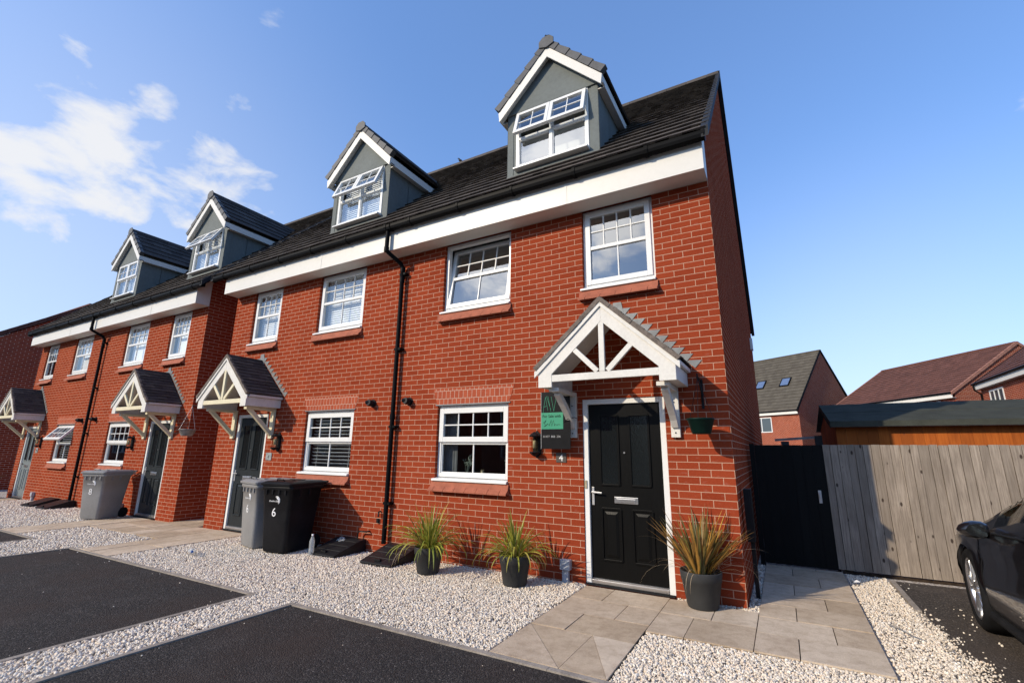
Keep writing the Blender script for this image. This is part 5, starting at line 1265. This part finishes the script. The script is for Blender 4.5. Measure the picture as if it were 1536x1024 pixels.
# ------------------------------------------------------------------ car
def car():
    X0, W = 1.735, 1.80; cx = X0 + W / 2; zb = gz(1.9)
    t = thing('parked_car', 'glossy black car parked on the right with alloy wheel and folded-out mirror', 'car', (cx, -1.6, zb))
    fw, rw = .43, -2.20; WR = .325; arch = .375
    ys = np.linspace(-3.05, 1.33, 96)
    hood = lambda y: np.interp(y, [-3.05, -2.9, -2.6, -1.9, -1.25, -.66, -.14, .15, .7, 1.12, 1.26, 1.33], [.72, .95, 1.05, 1.39, 1.47, 1.36, .98, .84, .78, .68, .58, .5])
    belt = lambda y: np.interp(y, [-3.05, -2.6, -1.5, -.3, .1, .6, 1.0, 1.33], [.72, .93, .92, .85, .80, .74, .66, .5])
    half = lambda y: np.interp(y, [-3.05, -2.95, -2.6, -2.0, -1, 0, .6, .9, 1.1, 1.22, 1.3, 1.33], [.70, .78, .86, .89, .895, .895, .885, .84, .74, .60, .42, .30])
    bot = lambda y: max(.19, *(math.sqrt(max(arch ** 2 - (y - c) ** 2, 0)) + WR - .03 if abs(y - c) < arch else 0 for c in (fw, rw)))
    rows = []
    NS = 15
    for y in ys:
        hwid, bz, tz, b0 = half(y), belt(y), max(hood(y), belt(y) + .01), bot(y)
        cab = max(0, min(1, (tz - bz - .08) / .3))
        pr = []
        # side, lower edge -> belt (6 pts), then glass (4), roof (5)
        for i in range(7):
            s = i / 6; z = b0 + (bz - b0) * s
            bulge = 1 - .045 * ((z - .5) / .4) ** 2 - .018 * math.exp(-((z - .62) / .05) ** 2) - (0.03 if z < .28 else 0)
            lip = .012 * math.exp(-((z - b0) / .03) ** 2) if b0 > .25 else 0
            pr.append((hwid * bulge + lip, z))
        xi = hwid * .965; xr = hwid * (.965 - .24 * cab)
        for i in range(1, 5):
            s = i / 4; pr.append((xi + (xr - xi) * s ** 1.15, bz + (tz - .05 * (.3 + .7 * cab) - bz) * s))
        for i in range(1, 5):
            s = i / 4; pr.append((xr * (1 - s), tz - .05 * (.3 + .7 * cab) * (1 - s) ** 2.2))
        rows.append(pr)
    n = NS; body = MB(); glass_ = MB(); 
    for side in (-1, 1):
        V = [(cx + side * x, y, z + zb) for pr, y in zip(rows, ys) for x, z in pr]
        fb, fg = [], []
        for i in range(len(ys) - 1):
            ym = (ys[i] + ys[i + 1]) / 2
            for k in range(n - 1):
                f = (i * n + k, i * n + k + 1, (i + 1) * n + k + 1, (i + 1) * n + k)
                cabh = hood(ym) - belt(ym)
                isg = (7 <= k <= 9) and -2.35 < ym < -.26 and cabh > .12 and not (-1.32 < ym < -1.22)
                if (k >= 10) and ((-.66 < ym < -.14) or (-2.5 < ym < -1.95)): isg = True
                (fg if isg else fb).append(f)
        body.add(V, fb, True); glass_.add(V, fg, True)
    bo = body.build('body', 'car_paint', t)
    for ob in (bo,):
        m_ = ob.modifiers.new('weld', 'WELD'); m_.merge_threshold = .0005
    glass_.build('window_glass', 'car_glass', t)
    # inside darkness and seats
    ins = MB(); ins.box(cx - .70, cx + .70, -2.6, .9, zb + .22, zb + .72); ins.box(cx - .6, cx - .12, -1.3, -1.1, zb + .6, zb + 1.15); ins.box(cx + .12, cx + .6, -1.3, -1.1, zb + .6, zb + 1.15); ins.box(cx - .7, cx + .7, -.35, .0, zb + .72, zb + .86)
    ins.build('interior', 'rubber', t)
    # wheel wells
    for yy in (fw, rw):
        for sd in (-1, 1):
            w = MB(); xo = cx + sd * .845; xin = cx + sd * .56
            for k in range(12):
                a0, a1 = math.pi * k / 12 , math.pi * (k + 1) / 12; rr = arch - .004
                w.add([(xo, yy + rr * math.cos(a0), zb + WR - .03 + rr * math.sin(a0)), (xo, yy + rr * math.cos(a1), zb + WR - .03 + rr * math.sin(a1)), (xin, yy + rr * math.cos(a1), zb + WR - .03 + rr * math.sin(a1)), (xin, yy + rr * math.cos(a0), zb + WR - .03 + rr * math.sin(a0))], [(0, 1, 2, 3)])
            w.box(min(xin, xin - sd * .01), max(xin, xin - sd * .01), yy - arch, yy + arch, zb + .15, zb + .8); w.build('wheel_well', 'rubber', t)
            # tyre
            xw = cx + sd * .862; M = Matrix.Translation((xw, yy, zb + WR - .005)) @ Matrix.Rotation(R(90) * sd, 4, 'Y')
            if yy == fw: M = Matrix.Translation((xw, yy, zb + WR - .005)) @ Matrix.Rotation(R(-4), 4, 'Z') @ Matrix.Rotation(R(90) * sd, 4, 'Y')
            ty = MB(); ty.lathe([(.235, -.01), (.245, .012), (.29, .018), (.315, 0), (WR, -.03), (WR, -.18), (.31, -.205), (.235, -.2)], n=44, M=M)
            T = ty.build('wheel', 'rubber', t)
            ri = MB(); ri.lathe([(.237, -.012), (.24, .008), (.228, .006), (.215, -.02), (.205, -.12), (.237, -.19)], n=44, M=M)
            for k in range(5):
                a = k * 2 * math.pi / 5 + .3
                for s2 in (-.13, .13):
                    ca, sa = math.cos(a + s2 * .35), math.sin(a + s2 * .35); cb, sb_ = math.cos(a + s2 * 1.5), math.sin(a + s2 * 1.5)
                    pa = Vector((.045 * ca, .045 * sa, .0)); pb = Vector((.225 * cb, .225 * sb_, -.006)); d = (pb - pa).normalized(); q = Vector((-d.y, d.x, 0)) 
                    ri.hexa([M @ (pa - q * .020 + Vector((0, 0, -.03))), M @ (pa + q * .020 + Vector((0, 0, -.03))), M @ (pb + q * .017 + Vector((0, 0, -.04))), M @ (pb - q * .017 + Vector((0, 0, -.04)))],
                            [M @ (pa - q * .014), M @ (pa + q * .014), M @ (pb + q * .011), M @ (pb - q * .011)])
            ri.lathe([(0, .006), (.03, .004), (.06, -.004), (.062, -.04)], n=20, M=M)
            ri.build('rim', 'silver', T)
            dk = MB(); dk.lathe([(0, -.07), (.15, -.07), (.15, -.08)], n=24, M=M); dk.build('brake_disc', 'silver_matt', T)
    # mirrors
    for sd in (-1, 1):
        m = MB(); bx = cx + sd * .865; by = -.19; bz = zb + .87
        prof = [(0, .045, .05), (.03, .064, .07), (.08, .068, .075), (.125, .056, .065), (.16, .034, .04), (.175, .008, .015)]
        vs = []; nn = 14
        for o, rz_, ry in prof:
            for k in range(nn):
                a = 2 * math.pi * k / nn; vs.append((bx + sd * o, by + ry * math.cos(a) + .02 * (o / .175), bz + rz_ * math.sin(a) - .012 * (o / .175)))
        m.add(vs, [(i * nn + k, i * nn + (k + 1) % nn, (i + 1) * nn + (k + 1) % nn, (i + 1) * nn + k) for i in range(len(prof) - 1) for k in range(nn)], True); m.add(vs[-nn:], [tuple(range(nn))]); m.add(vs[:nn], [tuple(range(nn))])
        m.bar((cx + sd * .84, by + .02, bz - .05), (bx + sd * .06, by + .01, bz - .035), .06, .035)
        MM = m.build('wing_mirror', 'car_paint', t)
        g_ = MB(); g_.prism([(bx + sd * .02, bz - .04), (bx + sd * .02, bz + .035), (bx + sd * .06, bz + .05), (bx + sd * .115, bz + .038), (bx + sd * .145, bz - .005), (bx + sd * .115, bz - .04), (bx + sd * .06, bz - .052)], by - .066, by - .062, 'y'); g_.build('mirror_glass', 'mirror_dark', MM)
    # trim
    for sd in (-1, 1):
        tr = MB(); pts = [(cx + sd * (half(y) * .97 + .004), y, zb + belt(y) + .008) for y in np.linspace(-2.3, -.30, 16)]; tr.tube(pts, .009, 6)
        tr.tube([(cx + sd * (half(y) * (.97) + .0), y, zb + .21) for y in np.linspace(-1.75, .02, 10)], .035, 8)
        tr.build('trim_strip', 'rubber', t)
        dl = MB(); dl.tube([(cx + sd * .905, y, zb + .72) for y in (-1.14, -1.09, -.98, -.93)], [.006, .013, .013, .006], 8); dl.build('door_handle', 'car_paint', t)
        sh = MB()
        for y_ in (.03, -1.24):
            pts = []
            for z_ in np.linspace(.24, .83, 10):
                bl_ = 1 - .045 * ((z_ - .5) / .4) ** 2 - .018 * math.exp(-((z_ - .62) / .05) ** 2); pts.append((cx + sd * (half(y_) * bl_ + .0005), y_, zb + z_))
            sh.tube(pts, .003, 5)
        sh.build('door_gap', 'rubber', t)
        hl = MB(); hl.tube([(cx + sd * .66, 1.06, zb + .60), (cx + sd * .56, 1.19, zb + .58)], [.05, .045], 10); hl.build('headlight', 'silver', t)
car()

# ------------------------------------------------------------------ birds on the ridges
def bird(x, y, z, rz, label, s=1.0):
    m = MB()
    B = [(-.13, .0, .004), (-.07, .0, .012), (-.05, .018, .022), (0, .03, .036), (.05, .04, .034), (.075, .06, .022), (.095, .075, .021), (.115, .072, .012), (.135, .066, .002)]
    m.tube([(a * s, 0, (b + .045) * s) for a, b, r in B], [r * s for a, b, r in B], 10)
    for sy in (-.012, .012): m.tube([(.01 * s, sy * s, .05 * s), (.012 * s, sy * s, 0)], .003 * s, 5)
    o = m.build('bird', 'bird_feather'); o.location = (x, y, z); o.rotation_euler = (0, R(-25), rz); tag(o, label, 'bird')
bird(-2.13, .12, 7.80, R(150), 'small dark bird perched on the peak of the nearest dormer', 1.0)
bird(-7.25, RYR, RZR + .04, R(200), 'small dark bird on the main ridge left of the nearest dormer', 1.1)
